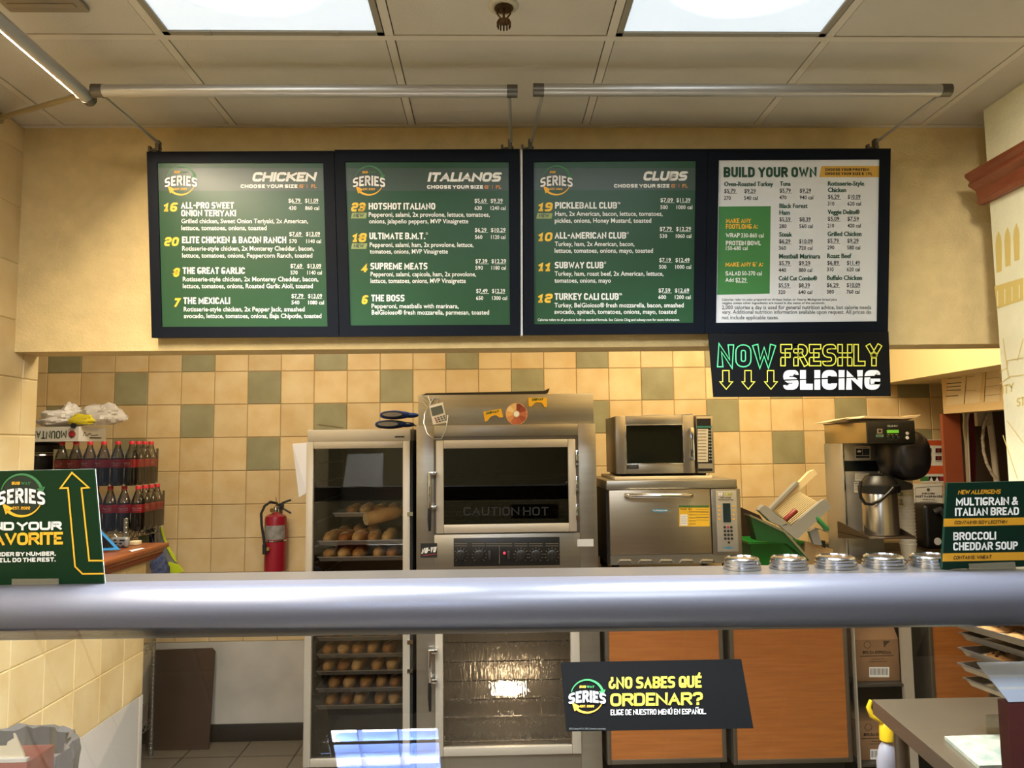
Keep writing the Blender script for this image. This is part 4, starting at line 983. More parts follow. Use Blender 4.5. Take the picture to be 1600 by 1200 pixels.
m.box(OX0+.03, YO+.035, .195, OX0+.034, 4.46, zlt); m.box(OX1-.034, YO+.035, .195, OX1-.03, 4.46, zlt); m.box(OX0+.03, 4.2, .195, OX1-.03, 4.21, zlt)
m.build('proofer_liner', mat('bright_liner', '9A948A', .3, .85), t)
for py in (985, 1003, 1033, 1063, 1092, 1120, 1158):
    z = P(790, py, Y=YO+.04).z; m = M()
    m.tube([(OX0+.034, YO+.06, z), (OX1-.034, YO+.06, z)], .0035, 6); m.tube([(OX0+.034, YO+.42, z), (OX1-.034, YO+.42, z)], .0035, 6)
    for i in range(20): x = OX0+.06+i*(OX1-OX0-.12)/19; m.tube([(x, YO+.06, z+.004), (x, YO+.42, z+.004)], .0018, 5)
    m.build('proofer_rack', chrome, t)
c = P(795, 1067, Y=YO+.30); m = M(); m.ball((c.x, YO+.30, c.z), .030, .030, .034, 14, 10); m.build('lamp_globe', mat('proofer_bulb', 'FFE4BE', .3, emit=45), t)
for sx in (OX0+.05, OX1-.05):
    for yy in (YO+.1, 4.42):
        m = M(); m.lathe([(.02, 0), (.02, .16)], (sx, yy, 0), 14); m.build('foot', steel_d, t)

# things on the oven
m = M(); q0, q1 = P(656, 617.5, Y=YO+.08), P(856, 617.5, Y=YO+.08); zt = H[3]
m.prism([(q0.x, YO+.1, zt+.001), (q0.x+.03, YO+.1, zt+.014), (q1.x-.02, YO+.1, zt+.020), (q1.x+.012, YO+.1, zt+.034), (q1.x+.004, YO+.1, zt+.012), (q1.x-.03, YO+.1, zt+.001)], (0, .42, 0))
tag(m.build('sheet_pan', mat('dark_pan', '3A3631', .4, .7)), 'dark baking sheet lying on top of the big oven', 'baking sheet')
YH = YO+.04; hp = Pl((0, YH-.001, 0), (0, -1, 0)); Zm = lambda x, y: (630+x/3.872, 590+y/3.872)
t = thing('kitchen_timer', 'white digital kitchen timer with looped cord on the oven hood', 'timer', P(*Zm(212, 220), Y=YH))
q = [hp(*Zm(*p)) for p in ((157, 172), (240, 150), (264, 272), (182, 286))]; m = M(); m.prism(q, (0, -.014, 0)); bd = m.build('case', white, t)
dn = Vector((0, -.0145, 0)); q = [hp(*Zm(*p))+dn for p in ((167, 185), (235, 167), (246, 215), (178, 233))]; m = M(); m.prism(q, (0, -.0012, 0)); m.build('screen', mat('lcd_grey', '5C6158', .3), bd)
for r in range(3):
    for c_ in range(4):
        a = Vector((196+c_*17+r*5, 246+r*12-c_*4.5)); p = hp(*Zm(*a))+dn; m = M(); m.box(p.x-.0045, p.y-.002, p.z-.003, p.x+.0045, p.y, p.z+.003); m.build('button', mat('timer_red', '9A4A50', .5) if c_ == 0 else mat('timer_grey', '4A4E58', .5), bd)
wire = mat('steel_wire', 'B9B6AE', .35, .7)
m = M(); pts = [(100, 115), (130, 160), (150, 178), (132, 220), (130, 280), (150, 340), (190, 372), (235, 372), (262, 320), (270, 270), (272, 228)]
m.tube([hp(*Zm(*p))+Vector((0, -.02 if p[1] < 230 else -.055, 0)) for p in pts], .0022, 6)
m.tube([hp(*Zm(*p))+Vector((0, -.006, 0)) for p in ((110, 100), (150, 135), (215, 125), (205, 155))], .0022, 6); m.tube([hp(*Zm(*p))+Vector((0, -.008, 0)) for p in ((150, 112), (165, 150), (190, 120), (160, 165))], .0022, 6); m.build('cord', wire, t)
for i, (pts, lab) in enumerate(((((485, 208), (592, 188), (605, 240), (585, 243), (560, 226), (530, 236), (508, 264), (494, 266)), 'yellow arched magnet tilted on the oven hood left of the bread wheel'), (((757, 123), (868, 121), (870, 178), (855, 178), (838, 152), (800, 150), (775, 176), (760, 175)), 'yellow arched magnet upper right of the bread wheel'))):
    t = thing('arched_magnet', lab, 'magnet', hp(*Zm(*pts[0])), 'yellow magnets on the oven hood'); m = M(); m.prism([hp(*Zm(*p)) for p in pts], (0, -.006, 0)); o = m.build('plate', mat('magnet_yellow', 'E8AE1E', .45), t)
    pr = Print(Pl((0, YH-.0072, 0), (0, -1, 0)), 630, 590, 3.872); gk = mat('magnet_green', '3F6A2E', .5)
    if i == 0: pr.T('SUBWAY', 500, 580, 224, 15, gk, t=.26, sh=.2, yb2=210)
    else: pr.T('SUBWAY', 778, 848, 141, 15, gk, t=.26, sh=.2, yb2=137)
    pr.build('lettering', o)
q = hp(*Zm(685, 220)); t = thing('bread_wheel_chart', 'round brown bread colour wheel chart on the oven hood', 'chart', q)
m = M(); r = 66/3.872*YH/F_PX*1.005; m.lathe([(r, -.003), (r, 0)], (q.x, YH-.001, q.z), 36, axis='Y'); o = m.build('disc', mat('chart_cream', 'D9A878', .5), t)
pr = Print(Pl((0, YH-.0045, 0), (0, -1, 0)), 630, 590, 3.872)
for i, c in enumerate(('A85A3A', '9A4A30', 'B86A48', '8F3F28', '7A3524', 'D9B070', 'E8C890', 'E0A860', 'C98A50', 'B06040')):
    a0, a1 = math.radians(-90-i*36+180), math.radians(-90-(i+1)*36+180)
    pr.poly([(685+f*math.cos(a), 220+f*math.sin(a)) for f, a in ((22, a0), (62, a0), (65, (a0+a1)/2), (62, a1), (22, a1))], mat('toast_%s' % 'abcdefghij'[i], c, .5), 1)
pr.disc(685, 220, 17, txtw, 2); pr.build('segments', o)

# ------------------------------------------------------------------ worktop and base cabinets
YC = 3.72; WT = 1.06
wx0, wx1 = fr(YC, (945, 980, 1142, 1000))[0], 2.56
m = M(); m.box(wx0-.005, YC-.02, WT-.04, wx1, 4.5, WT, .004); m.box(wx0, 4.5, WT-.04, wx1, 4.584, WT+.05)
tag(m.build('kitchen_worktop', steel), 'long stainless worktop under the microwave and coffee brewer', 'worktop')
frm = mat('cabinet_frame', '6F675A', .4, .7)
def base_cab(label, px0, px1, ptop, pbot, d=True):
    a = fr(YC, (px0, ptop, px1, pbot)); x0, zb, x1 = a[0], a[1], a[2]; zt = WT-.041
    t = thing('base_cabinet', label, 'cabinet', ((x0+x1)/2, 4.1, 0), 'orange laminate base cabinets')
    m = M(); m.box(x0+.001, YC+.02, zb, x1-.001, 4.5, zt); m.build('carcase', frm, t)
    m = M(); w_ = .022
    m.box(x0+.002, YC, zb, x0+w_, YC+.018, zt-.003, .002); m.box(x1-w_, YC, zb, x1-.002, YC+.018, zt-.003, .002); m.box(x0+w_, YC, zb, x1-w_, YC+.018, zb+w_, .002); m.box(x0+w_, YC, zt-.03, x1-w_, YC+.018, zt-.003, .002)
    f = m.build('door_frame', frm, t)
    m = M(); m.box(x0+w_, YC+.005, zb+w_, x1-w_, YC+.016, zt-.03); m.build('door_panel', orange, f)
    m = M(); m.box(x0+.02, YC+.06, 0, x1-.02, 4.45, zb-.001); m.build('plinth', blackm, t)
base_cab('orange laminate base cabinet right of the oven, behind the black glass sticker', 944, 1137, 980, 1191)
base_cab('orange laminate base cabinet in the middle, beside the carton shelf', 1138.5, 1334, 980, 1191)
base_cab('orange laminate base cabinet behind the cookie trays', 1450, 1560, 980, 1191)
a = fr(YC, (1335, 980, 1424, 1191)); t = thing('open_shelf_unit', 'open steel shelf unit holding brown cartons between the orange cabinets', 'shelf unit', ((a[0]+a[2])/2, 4.1, 0))
for px0, px1 in ((1333.5, 1336), (1409, 1424.5)):
    q = fr(YC, (px0, 980, px1, 1000)); m = M(); m.box(q[0], YC, .02, q[2], YC+.03, WT-.042); m.build('post', alu, t)
m = M(); m.box(a[0]+.003, 4.3, .02, a[2], 4.31, WT-.042); m.build('back_panel', mat('shelf_back', '2A2926', .6), t)
zsh = [P(1370, 1065.5, Y=YC+.05).z, P(1370, 1189, Y=YC+.05).z]
for z in zsh:
    m = M(); m.box(a[0]+.004, YC+.012, z-.012, a[2]-.004, 4.298, z); m.build('shelf', mat('shelf_dark', '4A4640', .5, .5), t)
ink = mat('carton_ink', '3A2A1E', .7)
def carton(label, r, z, open_):
    q = fr(YC+.06, r); t = thing('carton', label, 'box', ((q[0]+q[2])/2, YC+.2, z+.0008)); o = .06
    m = M(); m.box(q[0], YC+o, z+.0008, q[2], YC+.36, q[3], .002); b = m.build('box', card, t)
    if open_:
        m = M(); m.prism([(q[0], YC+o, q[3]), (q[2], YC+o, q[3]), (q[2]+.004, YC+o+.05, q[3]+.055), (q[0]+.02, YC+o+.05, q[3]+.055)], (0, .003, 0)); m.build('flap', mat('cardboard_light', 'A47C55', .85), t)
    pr = Print(Pl((0, YC+o-.0005, 0), (0, -1, 0)), 1240, 880, 3.75)
    dy = 0 if open_ else 482; dx = 0 if open_ else 6
    pr.T('BOLSA ESPECIAL', 405+dx, 572+dx, 530+dy, 17, ink, t=.24, gap=.12); pr.line([(392+dx, 545+dy), (585+dx, 540+dy)], 4, ink); pr.line([(455+dx, 562+dy), (530+dx, 560+dy)], 3, ink); pr.line([(440+dx, 577+dy), (545+dx, 574+dy)], 3, ink)
    pr.arc(432+dx, 478+dy, 20, 0, 360, 3, 3, ink); pr.poly([(525+dx, 455+dy), (568+dx, 455+dy), (545+dx, 475+dy), (530+dx, 495+dy)], ink)
    pr.rect(443+dx, 608+dy, 560+dx, 668+dy, txtw, 1)
    for i in range(14): pr.rect(450+dx+i*7.6, 616+dy, 450+dx+i*7.6+(2.5 if i % 3 else 4.5), 655+dy, txtk, 3)
    pr.build('lettering', b)
carton('open brown carton printed BOLSA ESPECIAL on the upper shelf', (1336.5, 1000, 1407, 1064), zsh[0], True)
carton('brown carton printed BOLSA ESPECIAL on the lower shelf, behind the spray bottle', (1339, 1127, 1405, 1187), zsh[1], False)

# ------------------------------------------------------------------ speed oven and microwave
YT = 3.70; Zt = lambda x, y: (920+x/4.285, 620+y/4.285)
t = thing('speed_oven', 'stainless countertop speed oven with bar handle and yellow label under the microwave', 'oven', (.9, 4.0, WT))
A = fr(YT, (948, 763, 1159, 866)); m = M(); m.box(A[0], YT+.03, A[1]-.045, A[2], 4.28, A[3]); m.build('body', mat('oven_dark_side', '241F1A', .5, .3), t)
m = M(); c_ = fr(YT, (947, 750.8, 1151.5, 763)); m.box(c_[0], YT-.005, c_[1], c_[2], 4.28, c_[3], .006); m.build('top_cap', steel, t)
m = M(); m.fbox(YT, (951.5, 766, 1113, 865), 0, .03, .004); d_ = m.build('door', mat('door_steel', 'A89C88', .33, .9, var=.05, vscale=3, stretch=(1, 1, 14)), t)
h0, h1 = P(981, 774.8, Y=YT-.05), P(1081, 774.8, Y=YT-.05); m = M()
m.tube([(h0.x, YT, h0.z), (h0.x, YT-.035, h0.z), (h0.x+.014, YT-.05, h0.z), (h1.x-.014, YT-.05, h1.z), (h1.x, YT-.035, h1.z), (h1.x, YT, h1.z)], .0125, 14); m.build('bar_handle', chrome, d_)
pr = Print(Pl((0, YT-.0006, 0), (0, -1, 0)), 920, 620, 4.285); bl = mat('logo_blue', '3F7FA0', .4)
pr.poly([(410, 762), (440, 752), (478, 748), (515, 752), (546, 762), (515, 772), (478, 776), (440, 772)], bl, 1); pr.T('TURBOCHEF', 428, 528, 766, 9, txtw, t=.24)
pr.rect(605, 730, 808, 868, yel, 1); pr.rect(603, 728, 806, 742, mat('magnet_green', '3F6A2E', .5), 2); pr.rect(612, 788, 660, 862, txtw, 2)
pr.T('TOAST', 612, 655, 757, 10, txtk, t=.24); pr.T('5 A', 668, 690, 757, 10, txtk, t=.24)
for i in range(5): pr.line([(720, 752+i*18), (800, 753+i*18)], 5 if i % 2 else 3, mat('label_ink', '7A6A2A', .6)); pr.line([(672, 770+i*20), (715, 770+i*20)], 4, mat('label_ink', '7A6A2A', .6)); pr.line([(617, 800+i*12), (655, 800+i*12)], 2, txts)
pr.build('lettering', d_)
m = M(); m.fbox(YT, (1110.5, 764, 1160, 866.5), -.004, .03, .004); cp = m.build('control_column', steel, t)
m = M(); m.fbox(YT, (1117.5, 767, 1153.5, 861.5), -.008, -.003, .006); k_ = m.build('control_panel', mat('panel_grey', '9C978B', .45), cp)
pr = Print(Pl((0, YT-.0085, 0), (0, -1, 0)), 920, 620, 4.285)
pr.T('SUB', 864, 912, 663, 22, txtw, t=.26, sh=.2); pr.T('WAY', 915, 960, 663, 22, mat('print_lime_yellow', 'D6D83A', .5), t=.26, sh=.2); pr.T('HIGH SPEED', 878, 952, 680, 8, txtk, t=.26); pr.T('TOASTING OVEN', 865, 968, 694, 8, txtk, t=.26)
for i in range(4): pr.rect(866, 729+i*28, 882, 737+i*28, txty, 1); pr.rect(962, 729+i*28, 978, 737+i*28, txty, 1)
pr.poly([(890, 1010), (935, 1002), (978, 1010), (935, 1018)], bl, 1); pr.build('lettering', k_)
m = M(); m.fbox(YT, Zt(893, 712)+Zt(948, 838), -.010, -.007); m.build('display', mat('display_dark', '10262C', .2), k_)
for r in range(5):
    for c in range(3):
        if r == 4 and c != 1: continue
        q = P(*Zt(906+c*22+r*1.5, 872+r*25.5), Y=YT); m = M(); m.lathe([(.0062, -.0075), (.0062, -.0105), (0, -.0108)], (q.x, YT, q.z), 12, axis='Y'); m.build('key', mat('key_red', 'B0303A', .5) if (r == 0 and c == 1) else txtk, k_)
m = M(); m.fbox(YT, (954, 868, 1146, 880), .005, .03); lo_ = m.build('vent_panel', steel, t)
for x in (245, 383, 520, 658, 795):
    a, b_ = P(*Zt(x-48, 1104), Y=YT), P(*Zt(x+48, 1104), Y=YT); m = M()
    m.tube([(a.x, YT+.008, a.z-.006), (a.x+.01, YT+.001, a.z+.006), (b_.x-.01, YT+.001, b_.z+.006), (b_.x, YT+.008, b_.z-.006)], .005, 8); m.build('louvre', steel, lo_)
for sx in (A[0]+.05, A[2]-.05):
    for yy in (YT+.1, 4.2): m = M(); m.lathe([(.02, 0), (.02, A[1]-.045-WT)], (sx, yy, WT+.0006), 12); m.build('foot', rubber, t)
ZTOP = c_[3]
m = M(); q = fr(YT+.03, (960.5, 747, 1113, 751)); m.box(q[0], YT+.03, ZTOP+.0005, q[2], 4.2, ZTOP+.016, .002); tag(m.build('cutting_board', mat('cream_board', 'D6C4A0', .6)), 'thin cream cutting board lying between the microwave and the speed oven', 'cutting board')
ZBD = ZTOP+.016; YM = 3.74
t = thing('microwave', 'stainless microwave with dark window standing on the speed oven', 'microwave', (.87, 3.9, ZBD))
A = fr(YM, (961.5, 650, 1117, 739)); m = M(); m.box(A[0]+.004, YM+.025, A[1], A[2]-.003, YM+.36, A[3], .004); m.build('body', mat('microwave_shell', '6B6252', .35, .85), t)
win = fr(YM, (978, 665, 1068, 723.5)); dr = fr(YM, (961.5, 650, 1086.5, 739)); m = M(); ring(m, dr, win, 0, .024, .003, Y=YM); d_ = m.build('door', mat('microwave_steel', 'AFA79A', .32, .9), t)
m = M(); ring(m, fr(YM, (976.8, 663.8, 1069.2, 724.8)), win, -.002, .004, .001, Y=YM); m.build('window_trim', chrome, d_)
m = M(); m.box(win[0], YM+.008, win[1], win[2], YM+.012, win[3]); m.build('window', mat('microwave_window', '14160F', .12), d_)
a, b_ = P(1081, 668, Y=YM-.035), P(1081, 720, Y=YM-.035); m = M(); m.box(a.x-.010, YM-.045, b_.z, a.x+.010, YM-.030, a.z, .004); m.box(a.x-.010, YM-.035, a.z-.016, a.x+.008, YM, a.z-.002, .002); m.box(a.x-.010, YM-.035, b_.z+.002, a.x+.008, YM, b_.z+.016, .002); m.build('door_handle', chrome, d_)
m = M(); m.fbox(YM, (979.5, 726.5, 998, 732.5), -.002, 0); bd = m.build('maker_badge', txtk, d_)
pr = Print(Pl((0, YM-.0022, 0), (0, -1, 0)), 920, 620, 4.285); pr.line([(268, 471), (318, 469)], 4, txts); pr.build('lettering', bd)
m = M(); m.fbox(YM, (1087.5, 650.5, 1117, 739), 0, .024, .003); cp = m.build('control_panel', mat('microwave_steel', 'AFA79A', .32, .9), t)
m = M(); m.fbox(YM, (1088.3, 654, 1113, 736), -.003, .001); kp = m.build('keypad', black, cp)
pr = Print(Pl((0, YM-.0034, 0), (0, -1, 0)), 920, 620, 4.285)
pr.rect(722, 195, 823, 208, mat('teal_strip', '2E6E62', .4), 1); pr.rect(728, 216, 798, 436, mat('keypad_cream', 'C9BEA8', .6), 1); pr.rect(733, 446, 830, 480, mat('keypad_grey', '8A8272', .5), 1)
for i in range(10): pr.line([(732, 226+i*21.5), (785, 226+i*21.5)], 4, txts)
pr.build('lettering', kp)
for i in range(10):
    for c in range(2): q = P(*Zt(803+c*14+i*.6, 226+i*21.5), Y=YM); m = M(); m.lathe([(.0036, -.003), (.0034, -.005), (0, -.0052)], (q.x, YM, q.z), 10, axis='Y'); m.build('key', mat('key_grey', '9AA096', .5), kp)
for sx in (A[0]+.05, A[2]-.05):
    for yy in (YM+.06, YM+.32): m = M(); m.lathe([(.02, 0), (.02, A[1]-ZBD)], (sx, yy, ZBD+.0006), 12); m.build('foot', rubber, t)
m = M(); m.box(A[0]+.02, YM+.05, A[1]-.009, A[2]-.03, YM+.34, A[1]); m.build('underside', blackm, t)
m = M(); z = A[3]; m.prism([(A[0]+.10, YM+.05, z+.001), (A[0]+.22, YM+.04, z+.006), (A[0]+.30, YM+.045, z+.003), (A[2]-.09, YM+.05, z+.010), (A[2]-.09, YM+.05, z+.004), (A[0]+.3, YM+.045, z+.001)], (0, .2, 0)); m.build
tag(m.build('paper_towel', mat('white_sheet', 'E4E2E6', .8)), 'crumpled white paper lying on top of the microwave', 'paper')

# ------------------------------------------------------------------ coffee brewer, airpot, cups
Zb = lambda x, y: (1280+x/8, 640+y/8)
YB1, YB2, YB3 = 3.71, 3.99, 4.2
hd = fr(YB1, (1354.5, 659, 1429.5, 691.5)); cl = fr(YB2, (1314, 694, 1379, 800))
t = thing('coffee_brewer', 'tall coffee brewer with black control panel and rounded black brew basket', 'coffee machine', ((hd[0]+hd[2])/2, 3.95, WT))
gold = mat('brewer_steel', 'B9A67C', .28, .92)
m = M(); m.box(hd[0], YB1+.012, hd[1], hd[2], YB3, hd[3], .003); m.build('head', gold, t)
m = M(); m.box(hd[0]-.004, YB1, hd[3]-.002, hd[2]+.004, YB3+.004, hd[3]+.005, .002); m.build('top_plate', black, t)
m = M(); m.box(hd[0]-.002, YB1-.006, hd[1]-.004, hd[2]+.002, YB1+.012, hd[3], .004); cp = m.build('control_panel', black, t)
pr = Print(Pl((0, YB1-.0065, 0), (0, -1, 0)), 1280, 640, 8)
pr.T('BUNN', 850, 975, 217, 24, mat('print_silver', 'A9A9A9', .4), t=.26); pr.rect(722, 240, 790, 300, mat('panel_tan', '8A7A6A', .5), 1); pr.disc(757, 268, 18, txtk, 2); pr.rect(710, 313, 803, 342, mat('panel_mint', '6F8F80', .5), 1); pr.T('READY', 722, 792, 336, 15, txtk, t=.24)
for x in (865, 910, 965): pr.rect(x-14, 310, x+16, 317, mat('panel_gold_ink', '8F8A50', .5), 1); pr.rect(x-20, 376, x+14, 380, txts, 1)
pr.build('lettering', cp)
m = M(); m.fbox(YB1, Zb(838, 255)+Zb(985, 292), -.008, -.005); m.build('display', mat('lcd_green', '5FA32E', .4, emit=.5), cp)
for x in (855, 920, 985): q = P(*Zb(x, 348), Y=YB1); m = M(); m.lathe([(.007, -.006), (.006, -.009), (0, -.0095)], (q.x, YB1, q.z), 14, axis='Y'); m.build('button', mat('button_dark', '26302A', .4), cp)
for y, c in ((298, 'B0B0B0'), (352, 'D8D8D8')): q = P(*Zb(1092, y), Y=YB1); m = M(); m.lathe([(.0085, -.006), (.008, -.009), (0, -.0095)], (q.x, YB1, q.z), 14, axis='Y'); m.build('button', mat('button_'+('silver' if c[0] == 'B' else 'pale'), c, .4), cp)
m = M(); m.box(cl[0], YB2, WT+.05, cl[2], YB3, hd[1], .003); co_ = m.build('column', mat('column_steel', 'B9B7B2', .3, .7), t)
pr = Print(Pl((0, YB2-.0006, 0), (0, -1, 0)), 1280, 640, 8)
pr.rect(445, 455, 638, 625, mat('label_pale', 'C9C4B8', .5), 1); pr.rect(458, 488, 538, 570, txtk, 2); pr.rect(542, 488, 628, 570, mat('label_slate', '2A3138', .5), 2); pr.rect(458, 576, 628, 606, mat('label_slate', '2A3138', .5), 2); pr.T('WARNING', 490, 600, 480, 13, mat('print_red', 'B02A2A', .5), t=.22)
pr.poly([(470, 520), (495, 505), (525, 512), (520, 535), (480, 535)], txtw, 3)
pr.rect(305, 640, 782, 770, mat('sight_gauge_dark', '0E1417', .15), 1); pr.rect(448, 790, 620, 890, mat('label_pale', 'C9C4B8', .5), 1); pr.rect(438, 905, 530, 1040, mat('label_pale', 'C9C4B8', .5), 1)
for i in range(3): pr.line([(465, 805+i*26), (600, 800+i*26)], 3, txts)
for i in range(5): pr.line([(448, 922+i*20), (516, 920+i*20)], 7 if i == 0 else 4, mat('label_slate', '2A3138', .5))
pr.build('lettering', co_)
m = M(); m.box(cl[0]+.004, YB2-.006, WT+.05, cl[0]+.012, YB2, hd[1]-.004, .001); m.build('edge_trim', chrome, co_); m = M(); m.box(cl[2]-.006, YB2-.006, hd[1]-.25, cl[2]+.001, YB2, hd[1]-.004, .001); m.build('edge_trim', chrome, co_)
m = M(); m.box(cl[0], YB1+.03, WT+.0006, hd[2], YB3, WT+.05, .004); m.build('base', steel, t)
def sq(q, e=.62): return Vector([math.copysign(abs(c)**e, c) for c in q])
c = P(1413, 711.5, Y=3.83); m = M(); m.ball((c.x, 3.845, c.z), .113, .135, .132, 30, 18, lambda q: Vector((math.copysign(abs(q.x)**.75, q.x), math.copysign(abs(q.y)**.7, q.y), math.copysign(abs(q.z)**.75, q.z))))
bb = m.build('brew_basket', mat('basket_black', '17151B', .32), t)
pr = Print(Pl((0, 3.70, 0), (0, -1, 0)), 1280, 640, 8); 
m = M(); q = P(1358, 842, Y=3.66); zt_ = P(1380, 842, Y=3.66).z; xl, xr = P(1357, 842, Y=3.66).x, P(1431, 842, Y=3.66).x
m.box(xl, 3.66, zt_-.002, xr, YB2-.001, zt_+.003, .001); m.prism([(xl, 3.66, zt_), (xl, YB2-.002, zt_-.035), (xl, YB2-.002, zt_+.055), (xl, YB2-.03, zt_+.055), (xl, 3.66, zt_+.012)], (.003, 0, 0)); m.prism([(xr, 3.66, zt_), (xr, 3.84, zt_-.01), (xr, 3.84, zt_+.045), (xr, 3.66, zt_+.008)], (-.003, 0, 0))
m.build('server_shelf', mat('shelf_bronze', '4E4236', .4, .6), t)
ZA = zt_+.0035; cx = P(1377, 830, Y=3.80).x
t = thing('airpot', 'stainless airpot with black lid and carry handle on the brewer shelf', 'airpot', (cx, 3.80, ZA))
ra = .0855; zl = P(1377, 770, Y=3.80).z
m = M(); m.lathe([(ra*.96, 0), (ra, .004), (ra, zl-ZA-.004), (ra*.98, zl-ZA)], (cx, 3.80, ZA), 40); m.build('body', mat('airpot_steel', 'B0AAA0', .24, .95), t)
zl2 = P(1377, 741, Y=3.80).z; h = zl2-zl
m = M(); m.lathe([(ra*1.02, 0), (ra*1.16, .004), (ra*1.18, h*.40), (ra*1.05, h*.46), (ra*.98, h*.62), (ra*.72, h*.92), (ra*.4, h), (0, h)], (cx, 3.80, zl+.0005), 36)
m.prism([(cx+.04, 3.765, zl+h*.1), (cx+.155, 3.765, zl+h*.18), (cx+.16, 3.765, zl+h*.42), (cx+.15, 3.765, zl+h*.52), (cx+.03, 3.765, zl+h*.95)], (0, .07, 0)); m.build('lid', black, t, ang=30)
m = M(); hp_ = [(1345, 752), (1343, 765), (1345, 777), (1352, 787), (1362, 788), (1375, 782), (1388, 771), (1396, 762)]
m.tube([P(x, y, Y=3.70) for x, y in hp_], .008, 10); m.build('carry_handle', black, t)
# stacked papers on the brewer
z0 = hd[3]+.0055; xa, xb = hd[0], hd[2]
m = M(); m.prism([(xa-.10, YB1+.25, z0+.0), (xa-.02, YB1+.2, z0+.018), (xa+.02, YB1+.1, z0+.026), (xa+.16, YB1+.1, z0+.022), (xb+.0, YB1+.1, z0+.010), (xb+.07, YB1+.1, z0+.026), (xb+.068, YB1+.1, z0+.018), (xb+.03, YB1+.1, z0+.003), (xb-.06, YB1+.1, z0)], (0, .16, 0))
m.prism([(xa-.015, YB1+.03, z0+.014), (xa+.01, YB1+.03, z0+.026), (xb-.02, YB1+.03, z0+.021), (xb+.06, YB1+.03, z0+.029), (xb+.03, YB1+.03, z0+.014), (xb-.04, YB1+.03, z0+.008)], (0, .2, 0))
tag(m.build('paper_stack', mat('aged_paper', 'C9B08C', .85, var=.12, vscale=12)), 'loose stack of curled papers lying on the coffee brewer', 'papers')
# stacked paper cups behind the airpot
cupw = mat('cup_paper', 'DAD4C2', .7)
x, y = P(1416, 800, Y=4.08).x, 4.08; zb_ = WT+.0005
for s_, (dx, n) in enumerate(((0, 17), )):
    proto = None
    for k in range(n):
        loc = (x+dx, y, zb_+k*.0185)
        lab = 'white paper cups nested in a tall stack behind the airpot'
        if proto is None:
            t = thing('paper_cup', lab, 'cup', loc, 'stacked paper cups'); proto = t
            m = M(); m.lathe([(.031, 0), (.043, .100), (.0415, .100), (.03, .002), (0, .002)], loc, 20); m.build('wall', cupw, t)
            m = M(); m.tube([(loc[0]+.0440*math.cos(i*.35), loc[1]+.0440*math.sin(i*.35), loc[2]+.1) for i in range(18)], .0018, 6, closed=True); m.build('rim', mat('cup_rim', 'EFEBDD', .6), t)
        else: dup(proto, loc)
zc = zb_+17*.0185+.085
t = thing('printed_cup', 'printed paper cup upside down on top of the cup stack', 'cup', (x, y, zc)); m = M(); m.lathe([(.042, 0), (.033, .13), (0, .13)], (x, y, zc), 24); o = m.build('wall', cupw, t)
pr = Print(Pl((0, y-.043, 0), (0, -1, 0)), 1280, 640, 8)
pr.T('DO', 985, 1050, 1078, 40, mat('cup_green', '3F7A3F', .5), t=.2); pr.T('DE', 985, 1050, 1155, 36, mat('cup_green', '3F7A3F', .5), t=.2); pr.T('YOU', 985, 1050, 1190, 26, txtk, t=.2); pr.build('lettering', o)
# notices and dispenser on the tiled wall
pl = Pl((0, YB-.0072, 0), (0, -1, 0))
def notice(name, label, r, m_, draw, zoom, cat):
    q = fr(YB-.0045, r); t = thing(name, label, cat, ((q[0]+q[2])/2, YB-.005, q[1])); m = M(); m.box(q[0], YB-.0065, q[1], min(q[2], 2.838), YB-.0042, q[3]); o = m.build('sheet', m_, t)
    pr = Print(pl, *zoom); draw(pr); pr.build('lettering', o)
ora = mat('print_vermilion', 'C9552A', .5)
def d_post(pr):
    pr.rect(1290, 640, 1476, 680, ora, 1); pr.rect(1290, 838, 1480, 902, ora, 1); pr.rect(1290, 922, 1350, 958, boxg, 1); pr.rect(1352, 922, 1440, 958, txtk, 1); pr.rect(1440, 922, 1478, 958, mat('print_crimson', '9A2436', .5), 1); pr.poly([(1360, 958), (1375, 925), (1392, 958)], txtw, 2); pr.poly([(1405, 958), (1420, 925), (1435, 958)], txtw, 2)
    for x in (1330, 1408):
        for y in (702, 762): pr.rect(x, y, x+48, y+34, mat('photo_dark', '2A1414', .5), 1); pr.disc(x+24, y+17, 12, mat('photo_red', '8A2A2A', .5), 2); pr.line([(x, y+43), (x+48, y+43)], 3, txts)
notice('safety_poster', 'white and orange picture poster on the tiles behind the brew basket', (1436, 687, 1477, 754), mat('poster_white', 'DDD8D0', .6), d_post, (1180, 560, 5), 'poster')
def d_emp(pr):
    pr.line([(1250, 1010), (1462, 995), (1464, 1135), (1254, 1146)], 2.5, txts, True); pr.disc(1352, 1026, 13, txts, 2)
    pr.T('EMPLOYEES', 1302, 1402, 1062, 13, txtk, t=.2); pr.T('MUST WASH HANDS', 1252, 1460, 1086, 17, txtk, t=.22, gap=.2); pr.T('BEFORE LEAVING', 1308, 1402, 1106, 9, txts, t=.2); pr.line([(1285, 1120), (1425, 1112)], 2, txts); pr.line([(1300, 1130), (1400, 1124)], 2, txts)
notice('hand_washing_notice', 'white notice reading EMPLOYEES MUST WASH HANDS', (1427, 756, 1474.5, 792), mat('poster_white', 'DDD8D0', .6), d_emp, (1180, 560, 5), 'notice')
q = fr(4.45, (1440, 787, 1486, 858)); t = thing('towel_dispenser', 'black paper towel dispenser on the wall below the hand washing notice', 'dispenser', ((q[0]+q[2])/2, 4.5, q[1]))
m = M(); m.box(q[0], 4.43, q[1], q[2], YB-.005, q[3], .03, 4); o = m.build('housing', black, t)
